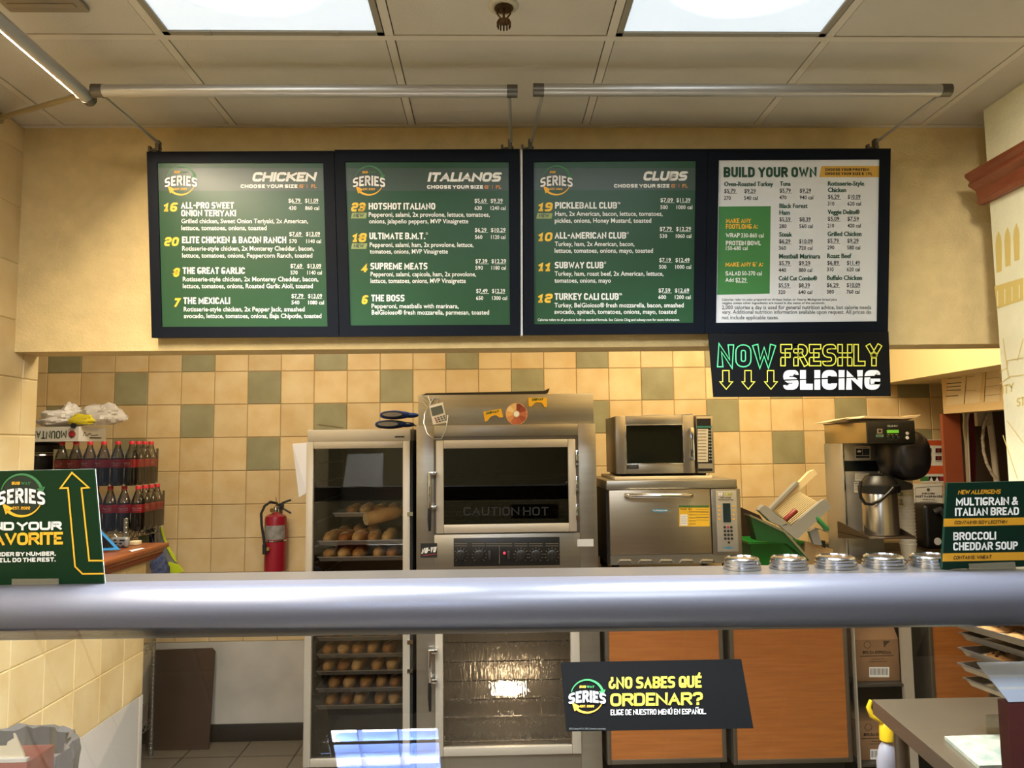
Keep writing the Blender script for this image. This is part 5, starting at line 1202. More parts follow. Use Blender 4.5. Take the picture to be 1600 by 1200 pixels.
m = M(); m.tube([(q[0]+.06, 4.428, q[3]-.05), (q[0]+.09, 4.418, q[3]-.035), (q[0]+.13, 4.42, q[3]-.08), (q[0]+.14, 4.425, q[1]+.08)], .02, 10); m.build('front_rib', mat('dispenser_grey', '3A3A3A', .3), o)
c = P(1465, 846, Y=4.43); m = M(); m.lathe([(.022, -.001), (.022, .002)], (c.x, 4.428, c.z), 20, axis='Y'); m.build('round_sticker', txtw, o)

# ------------------------------------------------------------------ green totes and the vegetable slicer
Q = lambda x, y, Y: P(1140+x/7.0588, 720+y/7.0588, Y=Y)
gt = mat('tote_green', '1E7A2A', .3); gtd = mat('tote_dark_green', '0F4A1C', .35)
a, b_ = Q(150, 855, 3.95), Q(790, 905, 3.95)
t = thing('green_tote', 'bright green plastic tote behind the jar lids', 'tote', ((a.x+b_.x)/2, 3.85, WT))
m = M(); zt = (a.z+b_.z)/2-.004; x0, x1 = a.x+.035, b_.x
lv = []
for e, z in ((.02, WT+.0005), (0, zt), (-.012, zt), (-.012, zt-.012), (0, zt-.012)): lv.append([m.bm.verts.new(p) for p in ((x0+e, 3.95+e, z), (x1-e, 3.95+e, z), (x1-e, 4.17-e, z), (x0+e, 4.17-e, z))])
for A_, B_ in ((0, 4), (4, 3), (3, 2), (2, 1)):
    for i in range(4): m.face([lv[A_][i], lv[A_][(i+1) % 4], lv[B_][(i+1) % 4], lv[B_][i]])
m.face(lv[0]); inn = [m.bm.verts.new(p) for p in ((x0+.024, 3.974, WT+.006), (x1-.024, 3.974, WT+.006), (x1-.024, 4.146, WT+.006), (x0+.024, 4.146, WT+.006))]
for i in range(4): m.face([lv[1][i], lv[1][(i+1) % 4], inn[(i+1) % 4], inn[i]])
m.face(inn); m.build('tub', gt, t)
t = thing('tilted_tote', 'dark green tote tipped up inside the bright green tote', 'tote', Q(560, 900, 3.82))
m = M(); pth = [(225, 590), (610, 765), (905, 1095), (880, 1100), (600, 790), (225, 612)]
m.prism([Q(x, y, 3.72) for x, y in pth], (0, .095, 0)); m.build('rim_side', mat('tote_edge', '7A7458', .5), t)
m = M(); m.prism([Q(x, y, 3.725) for x, y in ((228, 614), (600, 792), (882, 1102), (850, 1102), (740, 1000), (640, 915), (300, 880))], (0, .085, 0)); m.build('tub_wall', gtd, t)
m = M(); m.prism([Vector((v.x, v.y, max(v.z, WT+.001))) for v in (Q(x, y, 4.20) for x, y in ((122, 512), (330, 600), (460, 780), (480, 1250), (170, 1250)))], (0, .05, 0)); tag(m.build('dark_pan', mat('brown_pan', '2B1A12', .5)), 'dark brown pan leaning behind the green totes', 'pan')
ivory = mat('slicer_ivory', 'DCC79A', .45); sgrey = mat('slicer_grey', '9A9A98', .4, .3)
t = thing('vegetable_slicer', 'ivory and grey vegetable slicer with red and green handles leaning in the totes', 'slicer', Q(740, 700, 3.82))
def pp(name, pts, Y, d, mt, par=None): m = M(); m.prism([Q(x, y, Y) for x, y in pts], (0, d, 0)); return m.build(name, mt, par or t)
pp('back_plate', ((470, 548), (768, 335), (988, 465), (690, 715)), 3.88, .02, ivory)
m = M()
for i in range(14):
    f = i/13; a = (500+f*185, 550+f*160); b_ = (768+f*210, 345+f*118); A_, B_ = Q(*a, 3.875), Q(*b_, 3.875); m.tube([A_, B_], .0035, 6)
m.build('blade_slats', ivory, t)
pp('lower_plate', ((325, 548), (345, 515), (385, 490), (425, 512), (645, 700), (570, 722), (450, 668)), 3.825, .05, sgrey)
pp('side_plate', ((680, 725), (1000, 452), (1045, 425), (1085, 445), (1125, 512), (740, 872), (560, 722), (640, 690)), 3.825, .03, sgrey)
pp('guide_rail', ((440, 535), (740, 232), (775, 238), (470, 545)), 3.86, .04, sgrey)
pp('push_arm', ((470, 548), (880, 122), (935, 100), (968, 142), (768, 330)), 3.88, .03, ivory)
for nm, p0, p1, r, mt in (('red_handle', (612, 652), (735, 542), .0145, mat('handle_red', '7E2A24', .4)), ('green_handle', (948, 618), (1085, 765), .013, mat('handle_green', '2F7A45', .4))):
    m = M(); A_, B_ = Q(*p0, 3.835), Q(*p1, 3.83); m.tube([A_, A_.lerp(B_, .05), A_.lerp(B_, .93), B_], [r*.9, r, r, r*.8], 16); m.build(nm, mt, t)
m = M(); A_, B_ = Q(1095, 785, 3.83), Q(940, 730, 3.84); m.tube([Q(1085, 765, 3.83), A_, B_], .005, 8); m.build('handle_rod', chrome, t)
pp('leg', ((880, 780), (965, 738), (1022, 935), (930, 920)), 3.87, .03, sgrey); pp('foot', ((1018, 885), (1055, 882), (1058, 965), (1020, 940)), 3.87, .03, black)
m = M(); m.prism([Vector((v.x, v.y, max(v.z, WT+.001))) for v in (Q(x, y, 3.93) for x, y in ((830, 905), (850, 890), (1050, 950), (1140, 975), (1140, 1010), (900, 1300), (830, 1300)))], (0, .06, 0)); tag(m.build('tan_tray', mat('tan_tray', 'A8895E', .5)), 'tan tray edge under the vegetable slicer beside the brewer', 'tray')

# ------------------------------------------------------------------ wire shelving with drinks on the left
SX1 = P(197, 815, Y=4.03).x; SX0 = SX1-.80; SY0, SY1 = 4.03, 4.40; ZS = P(197, 833, Y=4.03).z
wirem = mat('zinc_wire', 'A8A59C', .3, .9)
t = thing('wire_shelving', 'chrome wire shelving unit holding the soda bottles behind the low wall', 'shelving', ((SX0+SX1)/2, 4.2, 0))
for x, y in ((SX0, SY0), (SX1, SY0), (SX0, SY1), (SX1, SY1)):
    m = M(); m.lathe([(.0125, 0), (.0125, ZS+.075), (.008, ZS+.08)], (x, y, 0), 12)
    for k in range(int((ZS+.07)/.0254)): m.lathe([(.0125, -.002), (.0137, 0), (.0125, .002)], (x, y, .02+k*.0254), 12)
    m.build('post', wirem, t)
for z in (ZS, .62, .20):
    m = M()
    for dz in (0, -.035):
        m.tube([(SX0, SY0, z+dz), (SX1, SY0, z+dz)], .0035, 6); m.tube([(SX0, SY1, z+dz), (SX1, SY1, z+dz)], .0035, 6); m.tube([(SX1, SY0, z+dz), (SX1, SY1, z+dz)], .0035, 6); m.tube([(SX0, SY0, z+dz), (SX0, SY1, z+dz)], .0035, 6)
    def zig(a, b_, n):
        a, b_ = Vector(a), Vector(b_); m.tube([a.lerp(b_, i/n)+Vector((0, 0, -.035 if i % 2 else 0)) for i in range(n+1)], .0028, 5)
    zig((SX1, SY0, z), (SX1, SY1, z), 14); zig((SX0, SY0, z), (SX1, SY0, z), 26)
    for i in range(1, 26): x = SX0+(SX1-SX0)*i/26; m.tube([(x, SY0, z+.003), (x, SY1, z+.003)], .002, 5)
    m.build('shelf', wirem, t)
ZS += .0055
cola = mat('cola_dark', '170B08', .12); clear = glass('bottle_clear', (.62, .60, .58), 1.6, .03); red = mat('cola_red', 'C81E30', .4)
def bottle_proto():
    t = thing('soda_bottle', 'bottle', 'bottle', (0, 0, 0), 'cola bottles on the wire shelving'); r = .0345
    m = M(); m.lathe([(0, .002), (r*.8, 0), (r, .012), (r*.97, .05), (r*.94, .085), (r*.98, .10), (r, .14), (r*.96, .150), (0, .1505)], (0, 0, 0), 18); m.build('cola', cola, t)
    m = M(); m.lathe([(r*.97, .151), (r*.90, .165), (r*.66, .190), (r*.42, .212), (r*.40, .222)], (0, 0, 0), 18); m.build('neck', clear, t)
    m = M(); m.lathe([(.0145, .2225), (.0145, .238), (.013, .240), (0, .240)], (0, 0, 0), 16); m.build('cap', red, t)
    m = M(); m.lathe([(r*1.03, .098), (r*1.035, .100), (r*1.04, .140), (r*1.03, .142)], (0, 0, 0), 18); o = m.build('label', red, t)
    m = M()
    for k, (dx, dz, w_) in enumerate(((-.018, .123, .004), (-.009, .119, .0035), (.001, .120, .0035), (.010, .121, .0035), (.018, .122, .003))):
        y = -math.sqrt((r*1.05)**2-dx*dx); m.tube([(dx-w_, y, dz-.004), (dx, y-.0006, dz+.004), (dx+w_, y, dz-.003)], .0011, 4)
    m.tube([(-.02, -r*.88, .110), (0, -r*1.055, .109), (.02, -r*.88, .112)], .0009, 4); m.build('script', txtw, o)
    return t
bp_ = bottle_proto(); fb = True
def put(x, y, z, lab):
    global fb
    if fb: bp_.location = (x, y, z); bp_['label'] = lab; fb = False
    else: dup(bp_, (x, y, z), lab, (0, 0, random.uniform(-.5, .5)))
YF = 4.09; ZU = ZS+.2425
NR = ['nearest', 'second', 'third', 'rearmost']
for lvl, z, xs in (('upper', ZU, (103, 123.5, 144.5, 164.7, 185.5, 205.5)), ('lower', ZS, (133, 154, 175, 196.5, 216))):
    X = [P(x, 720, Y=YF).x for x in xs]; dx = P(0, 700, Y=YF).x*0 if False else 0
    X = [x+(P(204, 800, Y=YF).x-P(205.5, 700, Y=YF).x if lvl == 'lower' else 0) for x in X]
    X = [X[-1]-.0748*k for k in range(len(X))][::-1]
    for i, x in enumerate(X): put(x, YF, z, 'red capped cola bottle in the %s pack, %s of its front row' % (lvl, ORD[i] if i < len(X)-1 else 'rightmost'))
    for k in (1, 2, 3): put(X[-1], YF+.0748*k, z, 'red capped cola bottle in the %s pack, %s row back along its right side' % (lvl, ['', 'second', 'third', 'fourth'][k]))
    film = glass('shrink_film', (.95, .95, .94), 1.1, .15)
    m = M(); x0, x1, y0, y1, rc = X[0]-.040, X[-1]+.040, YF-.040, YF+.265, .038
    ol = [(cx_+rc*math.cos(math.radians(a_)), cy2+rc*math.sin(math.radians(a_))) for cx_, cy2, s0 in ((x1-rc, y0+rc, 270), (x1-rc, y1-rc, 0), (x0+rc, y1-rc, 90), (x0+rc, y0+rc, 180)) for a_ in range(s0, s0+91, 15)]
    lo2 = [m.bm.verts.new((a_, b2, z+.002)) for a_, b2 in ol]; hi2 = [m.bm.verts.new((a_, b2, z+.2)) for a_, b2 in ol]
    for i in range(len(ol)): m.face([lo2[i], lo2[(i+1) % len(ol)], hi2[(i+1) % len(ol)], hi2[i]])
    o = m.build('shrink_wrap', film); tag(o, 'clear plastic shrink wrap around the %s pack of cola bottles' % lvl, 'wrap')
# black crate with pans, tomato box, carrier bag
c0, c1 = P(46, 733, Y=4.06), P(90, 704, Y=4.06)
t = thing('black_bucket', 'black bucket with a silver rim beside the cola bottles', 'bucket', (c1.x-.16, 4.2, ZS))
cxx = c1.x-.185
zcap = ZU+.2405
m = M(); m.lathe([(.115, 0), (.125, .02), (.13, zcap-ZS-.065), (.12, zcap-ZS-.06), (.0, zcap-ZS-.06)], (cxx, 4.20, ZS), 30); m.build('tub', mat('bucket_black', '141312', .25), t)
m = M(); m.tube([(cxx+.131*math.cos(i*.25), 4.2+.131*math.sin(i*.25), zcap-.072) for i in range(25)], .006, 8, closed=True); m.build('rim', chrome, t)
m = M(); m.lathe([(.12, -.058), (.123, -.02), (.10, -.0015), (0, -.001)], (cxx, 4.2, zcap), 28); m.build('lid', black, t)
C_ = P(122, 695, Y=4.055); C_.z = zcap+.001; R_b = P(165, 692, Y=4.30); R_b.z = C_.z
rd = (R_b-C_); rl = rd.length; rd.normalize(); ld_ = Vector((-rd.y, rd.x, 0)); Lb = .36; hb = P(122, 672, Y=4.055).z-P(122, 695, Y=4.055).z
t = thing('tomato_box', 'white cardboard tray printed MOUNTAIN upside down above the cola bottles', 'box', C_+ld_*Lb/2+rd*rl/2)
bxw = mat('white_carton', 'D9D4CA', .7); U = Vector((0, 0, 1))
m = M(); th = .004
m.obox(C_+ld_*Lb/2+U*hb/2+rd*th, ld_*Lb/2, rd*th, U*hb/2); m.obox(C_+ld_*Lb/2+U*hb/2+rd*(rl-th), ld_*Lb/2, rd*th, U*hb/2)
m.obox(C_+rd*rl/2+U*hb/2+ld_*th, ld_*th, rd*(rl/2-2*th), U*hb/2); m.obox(C_+rd*rl/2+U*hb/2+ld_*(Lb-th), ld_*th, rd*(rl/2-2*th), U*hb/2); m.obox(C_+rd*rl/2+ld_*Lb/2+U*th, ld_*(Lb/2-2*th), rd*(rl/2-2*th), U*th)
bx = m.build('tray', bxw, t)
class FP:                                             # a face of the box as a print plane in its own units
    def __init__(s, o, u, v, n): s.o, s.u, s.v, s.n = o, u, v, n
    def __call__(s, x, y, e=0): return s.o+s.u*x+s.v*y+s.n*e
pr = Print(FP(C_, ld_, U, -rd), 0, 0, 1000/1); pr.k = 1000.0
mk = mat('print_pine', '1F3A2A', .6)
pr.T('MOUNTAIN', 66, 275, 58, 42, mk, t=.15, gap=.08)
pr.disc(36, 38, 20, mat('tomato_red', 'A3242A', .5), 2); pr.poly([(22, 14), (32, 22), (44, 10), (40, 24), (56, 26), (34, 30)], mk, 4)
pr.build('lettering', bx)
pr = Print(FP(C_, rd, U, -ld_), 0, 0, 1000.0); pr.line([(40, 30), (50, 52), (66, 40), (60, 28), (80, 34), (96, 48), (110, 32), (170, 36)], 4, txtk, rad=8); pr.line([(100, 20), (200, 20)], 7, txtk); pr.build('lettering', bx)
def crumple(c, rx, ry, rz, seed, amp, n=40, k=24):
    m = M()
    def f(q):
        v = Vector((q.x*1.7+seed, q.y*1.7, q.z*1.7)); r = 1+amp*(noise.noise(v)*.9+abs(noise.noise(v*1.9))*.8-.25+abs(noise.noise(v*3.7))*.28-.08)
        return Vector((q.x*r, q.y*r, max(-.72, q.z*r)))
    m.ball(c, rx, ry, rz, n, k, f); return m
bc = C_+ld_*.10+rd*.13
t = thing('carrier_bag', 'crumpled white and clear plastic bags with yellow print on the tomato box', 'plastic bag', bc+U*hb)
bagw = mat('bag_white', 'DAD3CC', .45); bagc = bpy.data.materials.new('bag_clear'); bagc.use_nodes = True; b = bagc.node_tree.nodes['Principled BSDF']; b.inputs['Base Color'].default_value = lin('E0DAD2'); b.inputs['Roughness'].default_value = .25; b.inputs['Alpha'].default_value = .55
q0 = P(103, 661, Y=4.18); m = crumple(Vector((q0.x-.02, q0.y, C_.z+hb+.045)), .15, .10, .05, 3, .38); m.build('white_bag', bagw, t, ang=25)
q0 = P(112, 645, Y=4.2); m = crumple(q0, .052, .05, .055, 9, .6, 26, 16); m.build('knot', bagw, t, ang=25)
q0 = P(158, 669, Y=4.17); q0.z = C_.z+hb+.062; m = crumple(q0, .12, .09, .07, 5, .32); m.build('clear_bag', bagc, t, ang=25)
q0 = P(128, 664, Y=4.08); q0.z = C_.z+hb+.035; m = crumple(q0, .075, .02, .032, 12, .4, 24, 14); o = m.build('yellow_packet', mat('packet_yellow', 'D8C42A', .4), t, ang=25)
m = M(); q1 = P(115, 665, Y=4.045); m.lathe([(.014, -.006), (.014, .006)], q1, 16, axis='Y'); m.build('packet_print', txtk, o)

# ledge items: tablet, card reader, small box, paper
LZ = 1.2685
tc_ = P(187, 862, Z=LZ); t = thing('tablet', 'dark tablet in a bright blue frame leaning on the wooden ledge', 'tablet', tc_)
tp = Pl(tc_, (.18, -1, .35)); bluef = mat('tablet_blue', '2E8FD0', .35)
q = [Vector((v.x, v.y, max(v.z, LZ+.009))) for v in (tp(*p) for p in ((187.5, 861), (135, 805), (95, 838), (150, 874)))]; c = sum(q, Vector())/4; m = M(); m.prism(q, tp.n*-.012); m.build('frame', bluef, t)
m = M(); m.prism([(c+(p-c)*.80)+tp.n*.0006 for p in q], tp.n*.001); m.build('screen', mat('tablet_screen', '17191C', .12), t)
a, b_ = P(173, 862, Z=LZ), P(199, 862, Z=LZ); yy = a.y+.12
t = thing('card_reader', 'silver grey slotted card device standing behind the blue tablet', 'device', ((a.x+b_.x)/2, yy, LZ)); zt = P(185, 839.5, Y=yy).z; xa, xb = P(171, 850, Y=yy).x, P(199.5, 850, Y=yy).x
m = M(); m.box(xa, yy, LZ+.0005, xb, yy+.03, zt, .012, 3); o = m.build('body', mat('device_silver', '8F8F8C', .4, .3), t)
for fx, fz in ((.3, .75), (.62, .72), (.75, .72), (.35, .45), (.6, .42), (.45, .2), (.75, .18)):
    m = M(); m.ball((xa+(xb-xa)*fx, yy, LZ+(zt-LZ)*fz), .008, .003, .004, 10, 6); m.build('slot', txtk, o)
a = P(200, 857, Z=LZ); yy = a.y+.10; xa, xb = P(200.5, 850, Y=yy).x, P(214, 850, Y=yy).x; xb = min(xb, XL+.06)
m = M(); m.box(xa, yy, LZ+.0005, xb, yy+.05, P(207, 846, Y=yy).z, .003); tag(m.build('small_carton', mat('cream_carton', 'D8C9A0', .7)), 'small cream box on the wooden ledge beside the silver device', 'box')
q = [P(x, y, Z=LZ+.0005) for x, y in ((201, 860.5), (221, 856.3), (226, 857), (206, 862.2))]; m = M(); m.prism(q, (0, 0, .0012)); tag(m.build('paper_slip', mat('white_sheet', 'E4E2E6', .8)), 'white paper slip lying at the end of the wooden ledge', 'paper')

# safety vest and cloths hanging from the shelf end
t = thing('safety_vest', 'grey and lime safety vest hanging off the end of the wire shelving', 'vest', P(255, 850, Y=4.36))
vg = mat('vest_grey', '7C7A76', .7, var=.1, vscale=30); vl = mat('vest_lime', 'C4D420', .6)
def strip(name, L_, R_, Y, mt, d=.012): 
    m = M()
    for i in range(len(L_)-1): m.prism([P(*L_[i], Y=Y), P(*R_[i], Y=Y), P(*R_[i+1], Y=Y), P(*L_[i+1], Y=Y)], (0, d, 0))
    return m.build(name, mt, t)
strip('grey_band', [(234, 807), (239, 818), (244, 835), (250, 852), (257, 870), (265, 884)], [(243, 811), (248, 820), (253, 838), (259, 855), (267, 872), (275, 881)], 4.44, vg)
strip('lime_edge', [(245, 813), (249, 822), (255, 842), (261, 857), (269, 871), (274, 878)], [(247, 815), (251.5, 822), (257, 842), (264.5, 858), (272, 868), (275.5, 878)], 4.435, vl)
strip('lime_hem', [(262, 880), (265.5, 886), (267, 899)], [(264, 878), (279, 883), (286.5, 893)], 4.43, vl)
m = M(); m.prism([P(*p, Y=4.428) for p in ((246, 814), (253, 823), (249, 824))], (0, .004, 0)); m.build('tag', txtw, t)
m = M(); q0 = P(251, 888, Y=4.30)
def f(q): n = noise.noise(q*2.5+Vector((4, 0, 0)))*.35; return q*(1+n)
m.ball((q0.x, 4.28, q0.z-.03), .05, .045, .11, 20, 14, f); m.tube([(q0.x, 4.28, q0.z+.05), (SX1+.006, 4.28, ZS-.012)], .003, 6); tag(m.build('patterned_cloth', mat('navy_cloth', '1E2748', .85, c2='58607E', vscale=38)), 'navy patterned cloth hanging below the safety vest', 'cloth')
m = M(); m.prism([P(*p, Y=4.47) for p in ((226, 824), (236, 806), (246, 830), (262, 880), (262, 925), (236, 925), (238, 870))], (0, .03, 0)); tag(m.build('black_apron', mat('apron_black', '100F12', .8)), 'black apron hanging behind the safety vest', 'apron')
m = M(); m.prism([P(*p, Y=4.24) for p in ((216, 838), (230, 837), (231, 854), (216, 856))], (0, .02, 0)); tag(m.build('grey_jacket', mat('jacket_grey', '4E4A42', .8, c2='5E6428', vscale=9)), 'dull grey jacket hung under the wire shelf beside the vest', 'jacket')

# fire extinguisher
ec = P(430, 850, Y=4.51); zb_ = P(430, 893, Y=4.51).z; t = thing('fire_extinguisher', 'red fire extinguisher hanging on the beige tiled wall', 'fire extinguisher', (ec.x, 4.515, zb_))
r = .064; zs_ = P(430, 805, Y=4.51).z; er = mat('extinguisher_red', '8E1626', .28)
m = M(); m.lathe([(r*.86, 0), (r, .008), (r, zs_-zb_-.022), (r*.93, zs_-zb_-.006), (r*.62, zs_-zb_+.004), (r*.35, zs_-zb_+.012), (.016, zs_-zb_+.02)], (ec.x, 4.515, zb_), 32); m.build('cylinder', er, t)
z1 = zb_+(893-842)/(893-805)*(zs_-zb_); z2 = zb_+(893-820)/(893-805)*(zs_-zb_)
m = M(); n = 14; vs = []
for i in range(n+1): a_ = math.radians(200+i*140/n); vs.append((m.bm.verts.new((ec.x+(r+.001)*math.cos(a_), 4.515+(r+.001)*math.sin(a_), z1)), m.bm.verts.new((ec.x+(r+.001)*math.cos(a_), 4.515+(r+.001)*math.sin(a_), z2))))
for A_, B_ in zip(vs, vs[1:]): m.face([A_[0], B_[0], B_[1], A_[1]])
o = m.build('label', mat('extinguisher_label', '9A948C', .5, c2='6A665E', vscale=26), t)
m = M(); m.lathe([(r+.002, z1-.012), (r+.002, z1-.004)], (ec.x, 4.515, 0), 30); m.build('band', chrome, t)
m = M(); m.lathe([(.017, 0), (.019, .012), (.015, .035), (.012, .04)], (ec.x, 4.515, zs_+.012), 16); m.build('valve', chrome, t)
def EP(x, y, Y=4.48): return P(400+x/3.75, 580+y/3.75, Y=Y)
m = M(); m.tube([EP(130, 785), EP(165, 768), EP(205, 754)], .006, 8); m.tube([EP(130, 798), EP(165, 808), EP(205, 832)], .006, 8); m.box(EP(140, 800).x, 4.47, EP(140, 812).z, EP(160, 800).x, 4.50, EP(140, 772).z, .002); m.build('lever', black, t)
m = M(); m.tube([EP(118, 740), EP(120, 790)], .002, 6); m.lathe([(.013, -.005), (.013, .004)], EP(95, 815, 4.47), 16, axis='Y'); m.build('gauge', mat('gauge_brass', '8A6A3A', .35, .8), t)
m = M(); m.tube([EP(125, 775, 4.50), EP(85, 765, 4.47), EP(50, 790, 4.45), EP(30, 835, 4.44), EP(33, 900, 4.44), EP(45, 980, 4.44), EP(50, 1020, 4.44)], .0075, 10); m.tube([EP(50, 1015, 4.44), EP(50, 1072, 4.44)], .0125, 12); m.build('hose', rubber, t)
m = M(); q1 = EP(70, 1042, 4.445); m.lathe([(.011, -.008), (.011, .004)], q1, 14, axis='Y'); m.tube([q1, q1+Vector((-.03, .0, 0))], .004, 6); m.build('hose_clip', mat('clip_brass', 'A89A5A', .35, .8), t)
m = M(); m.box(ec.x-.02, 4.578, zb_+.10, ec.x+.02, YB-.0045, zs_+.06); m.build('wall_hook', steel_d, t)

# lower left: leaning board, bottles on the low wire shelves
m = M(); q = [P(*p, Y=4.54) for p in ((238, 1016), (331, 1013), (336, 1018), (333, 1158), (236, 1160))]
for p in (q[3], q[4]): p.z = .0015
q = [p+Vector((0, -.07*(1-p.z/.55), 0)) for p in q]; m.prism(q, (0, .012, 0)); tag(m.build('brown_board', mat('brown_board', '3C2513', .55, var=.15, vscale=4)), 'flat brown board leaning on the white lower wall', 'board')
zl_ = .6255; q0 = P(231, 1118, Y=4.1)
t = thing('bottle_carton', 'open grey carton on the low wire shelf below the counter ledge', 'box', (SX1-.09, 4.2, .2055)); m = M(); xa = SX1-.30; xb = SX1-.01
m.box(xa, 4.06, .2055, xb, 4.064, .30); m.box(xa, 4.35, .2055, xb, 4.354, .30); m.box(xa, 4.064, .2055, xa+.004, 4.35, .30); m.box(xb-.004, 4.064, .2055, xb, 4.35, .30); m.box(xa+.004, 4.064, .2055, xb-.004, 4.35, .21); m.build('tray', mat('carton_grey', '7A6A5C', .8), t)
t = thing('cleaner_bottle', 'red capped clear bottle standing on the low wire shelf', 'bottle', (SX1-.06, 4.14, .2105)); m = M(); m.lathe([(.04, 0), (.042, .02), (.042, .15), (.03, .2), (.015, .23)], (SX1-.06, 4.14, .2105), 18); m.build('body', mat('bottle_pale', '9AA0A0', .3), t); m = M(); m.lathe([(.017, .231), (.017, .27), (0, .272)], (SX1-.06, 4.14, .2105), 14); m.build('cap', mat('cap_red', 'C22A2A', .4), t)
# bin at the low wall
t = thing('waste_bin', 'grey bin with a crumpled dark liner against the low tiled wall', 'bin', (-1.43, 2.22, 0))
m = M(); m.lathe([(.17, 0), (.20, .82), (.205, .83), (.195, .83), (.165, .02), (0, .02)], (-1.43, 2.22, 0), 32); m.build('bin', mat('bin_beige', '8E8374', .5), t)
m = M(); rr = random.Random(4); n = 48; prof = []
rings = []
for r0, z, amp in ((.208, .76, .006), (.214, .84, .008), (.206, .872, .008), (.190, .868, .008), (.186, .80, .01), (.17, .55, .012)):
    rings.append([m.bm.verts.new((-1.43+(r0+amp*math.sin(k*1.9+z*9)+amp*rr.uniform(-.6, .6))*math.cos(2*math.pi*k/n), 2.22+(r0+amp*math.sin(k*1.9+z*9)+amp*rr.uniform(-.6, .6))*math.sin(2*math.pi*k/n), z+rr.uniform(-.006, .006))) for k in range(n)])
for A_, B_ in zip(rings, rings[1:]):
    for k in range(n): m.face([A_[k], A_[(k+1) % n], B_[(k+1) % n], B_[k]])
m.build('liner', mat('liner_grey', '3E4146', .3), t, ang=20)
# boxes at the two ends of the serving counter
Wz = .9305
def endbox(name, label, xa, xb, y, zt, m1, m2, top, dp=.1):
    t = thing(name, label, 'box', ((xa+xb)/2, y+.1, Wz)); m = M(); m.box(xa, y, Wz, xb, y+dp, zt, .003); m.build('case', m1, t); top(t)
xr_ = P(42, 1195, Y=1.64).x; zt = P(20, 1189.5, Y=1.64).z
def top_l(t):
    q = [P(*p, Y=1.65) for p in ((-60, 1189), (40, 1188.5), (36, 1176), (23, 1147), (20.5, 1146), (22, 1153), (12, 1159), (10, 1166), (-60, 1168))]; m = M(); m.prism(q, (0, .004, 0)); m.build('cream_card', mat('cream_card', 'F2E6C8', .6), t)
    m = M(); m.box(xr_-.2, 1.641, zt-.003, xr_-.002, 1.652, zt+.004); m.build('white_edge', txtw, t)
endbox('red_box', 'red box with a torn cream card standing up, bottom left corner', xr_-.22, xr_, 1.64, zt-.004, mat('box_red', '9E4A48', .5), None, top_l)
xl_ = P(1575, 1110, Y=1.64).x; zt = P(1580, 1097.5, Y=1.64).z
def top_r(t):
    a = P(1575.5, 1097, Y=1.64); b_ = P(1600, 1037, Y=1.76); b_.x = a.x+.015
    m = M(); m.prism([a, a+Vector((.25, 0, 0)), b_+Vector((.25, 0, 0)), b_], (0, .004, .004)); o = m.build('slanted_lid', mat('mirrored_light_blue', 'D6DEF2', .25), t)  # pale blue with white bands imitates a ceiling light mirrored in glass
    m = M()
    for f in (.3, .62): p = a.lerp(b_, f)+Vector((0, -.001, .0005)); m.obox(p+Vector((.12, 0, 0)), (.12, 0, 0), (0, .0, .002), (0, .002, .004))
    m.build('mirrored_light_band', txtw, o)
endbox('maroon_box', 'maroon box with a pale slanted lid, bottom right corner', xl_, xl_+.26, 1.64, zt-.002, mat('box_maroon', '5E2024', .45), None, top_r, .035)

# ------------------------------------------------------------------ steel table, trays of cookies, spray bottle on the right
TZ = .90; q = [P(1363, 1093, Z=TZ), P(1720, 1084, Z=TZ), P(1720, 1300, Z=TZ), P(1545, 1255, Z=TZ)]
q[1].x = 1.745; q[1].y = q[0].y; q[2] = Vector((1.745, 1.88, TZ)); q[3] = Vector((q[0].x-.055, 1.88, TZ))
tt = thing('prep_table', 'stainless prep table with papers and cookie trays at the right', 'table', (1.45, 2.1, 0))
m = M(); m.prism([p for p in q], (0, 0, -.045)); m.build('table_top', mat('table_steel', '9A9284', .34, .9, var=.08, vscale=4), tt)
for x, y in ((q[0].x+.06, q[0].y-.05), (1.70, q[0].y-.05), (1.70, 1.93), (q[3].x+.06, 1.93)):
    m = M(); m.lathe([(.021, .0), (.021, TZ-.046)], (x, y, 0), 16); m.build('leg', mat('leg_steel', '8A8072', .35, .85), tt)
m = M(); m.box(q[0].x+.05, 1.95, .25, 1.72, q[0].y-.05, .27); m.build('undershelf', steel_d, tt)
ckm = mat('cookie_dough', 'C08A4A', .8, c2='8A5A2C', vscale=40, bump=.4, bscale=60); chip = mat('chocolate_chip', '2E1A10', .6); linr = mat('tray_liner', 'B9A98A', .8)
FLz = [P(1509, 966, Y=2.1).z]+[P(*p, Y=2.1).z for p in ((1484, 968), (1497, 987), (1496, 1011), (1495, 1035), (1504, 1058))]
FLx = [P(1500, 980, Y=2.1).x]+[P(*p, Y=2.1).x for p in ((1484, 968), (1497, 987), (1496, 1011), (1495, 1035), (1504, 1058))]
FLz[0] = FLz[1]+.04; FLx[0] = FLx[1]+.045
ck = None; pt_ = None; NT = ['top', 'second', 'third', 'fourth', 'fifth', 'lowest']
rk = thing('tray_rack', 'upright wire rack holding the six cookie trays on the steel table', 'rack', (1.62, 2.0, TZ))
aa = math.radians(11); ux, uy = Vector((math.cos(aa), math.sin(aa), 0)), Vector((math.sin(aa), -math.cos(aa), 0))
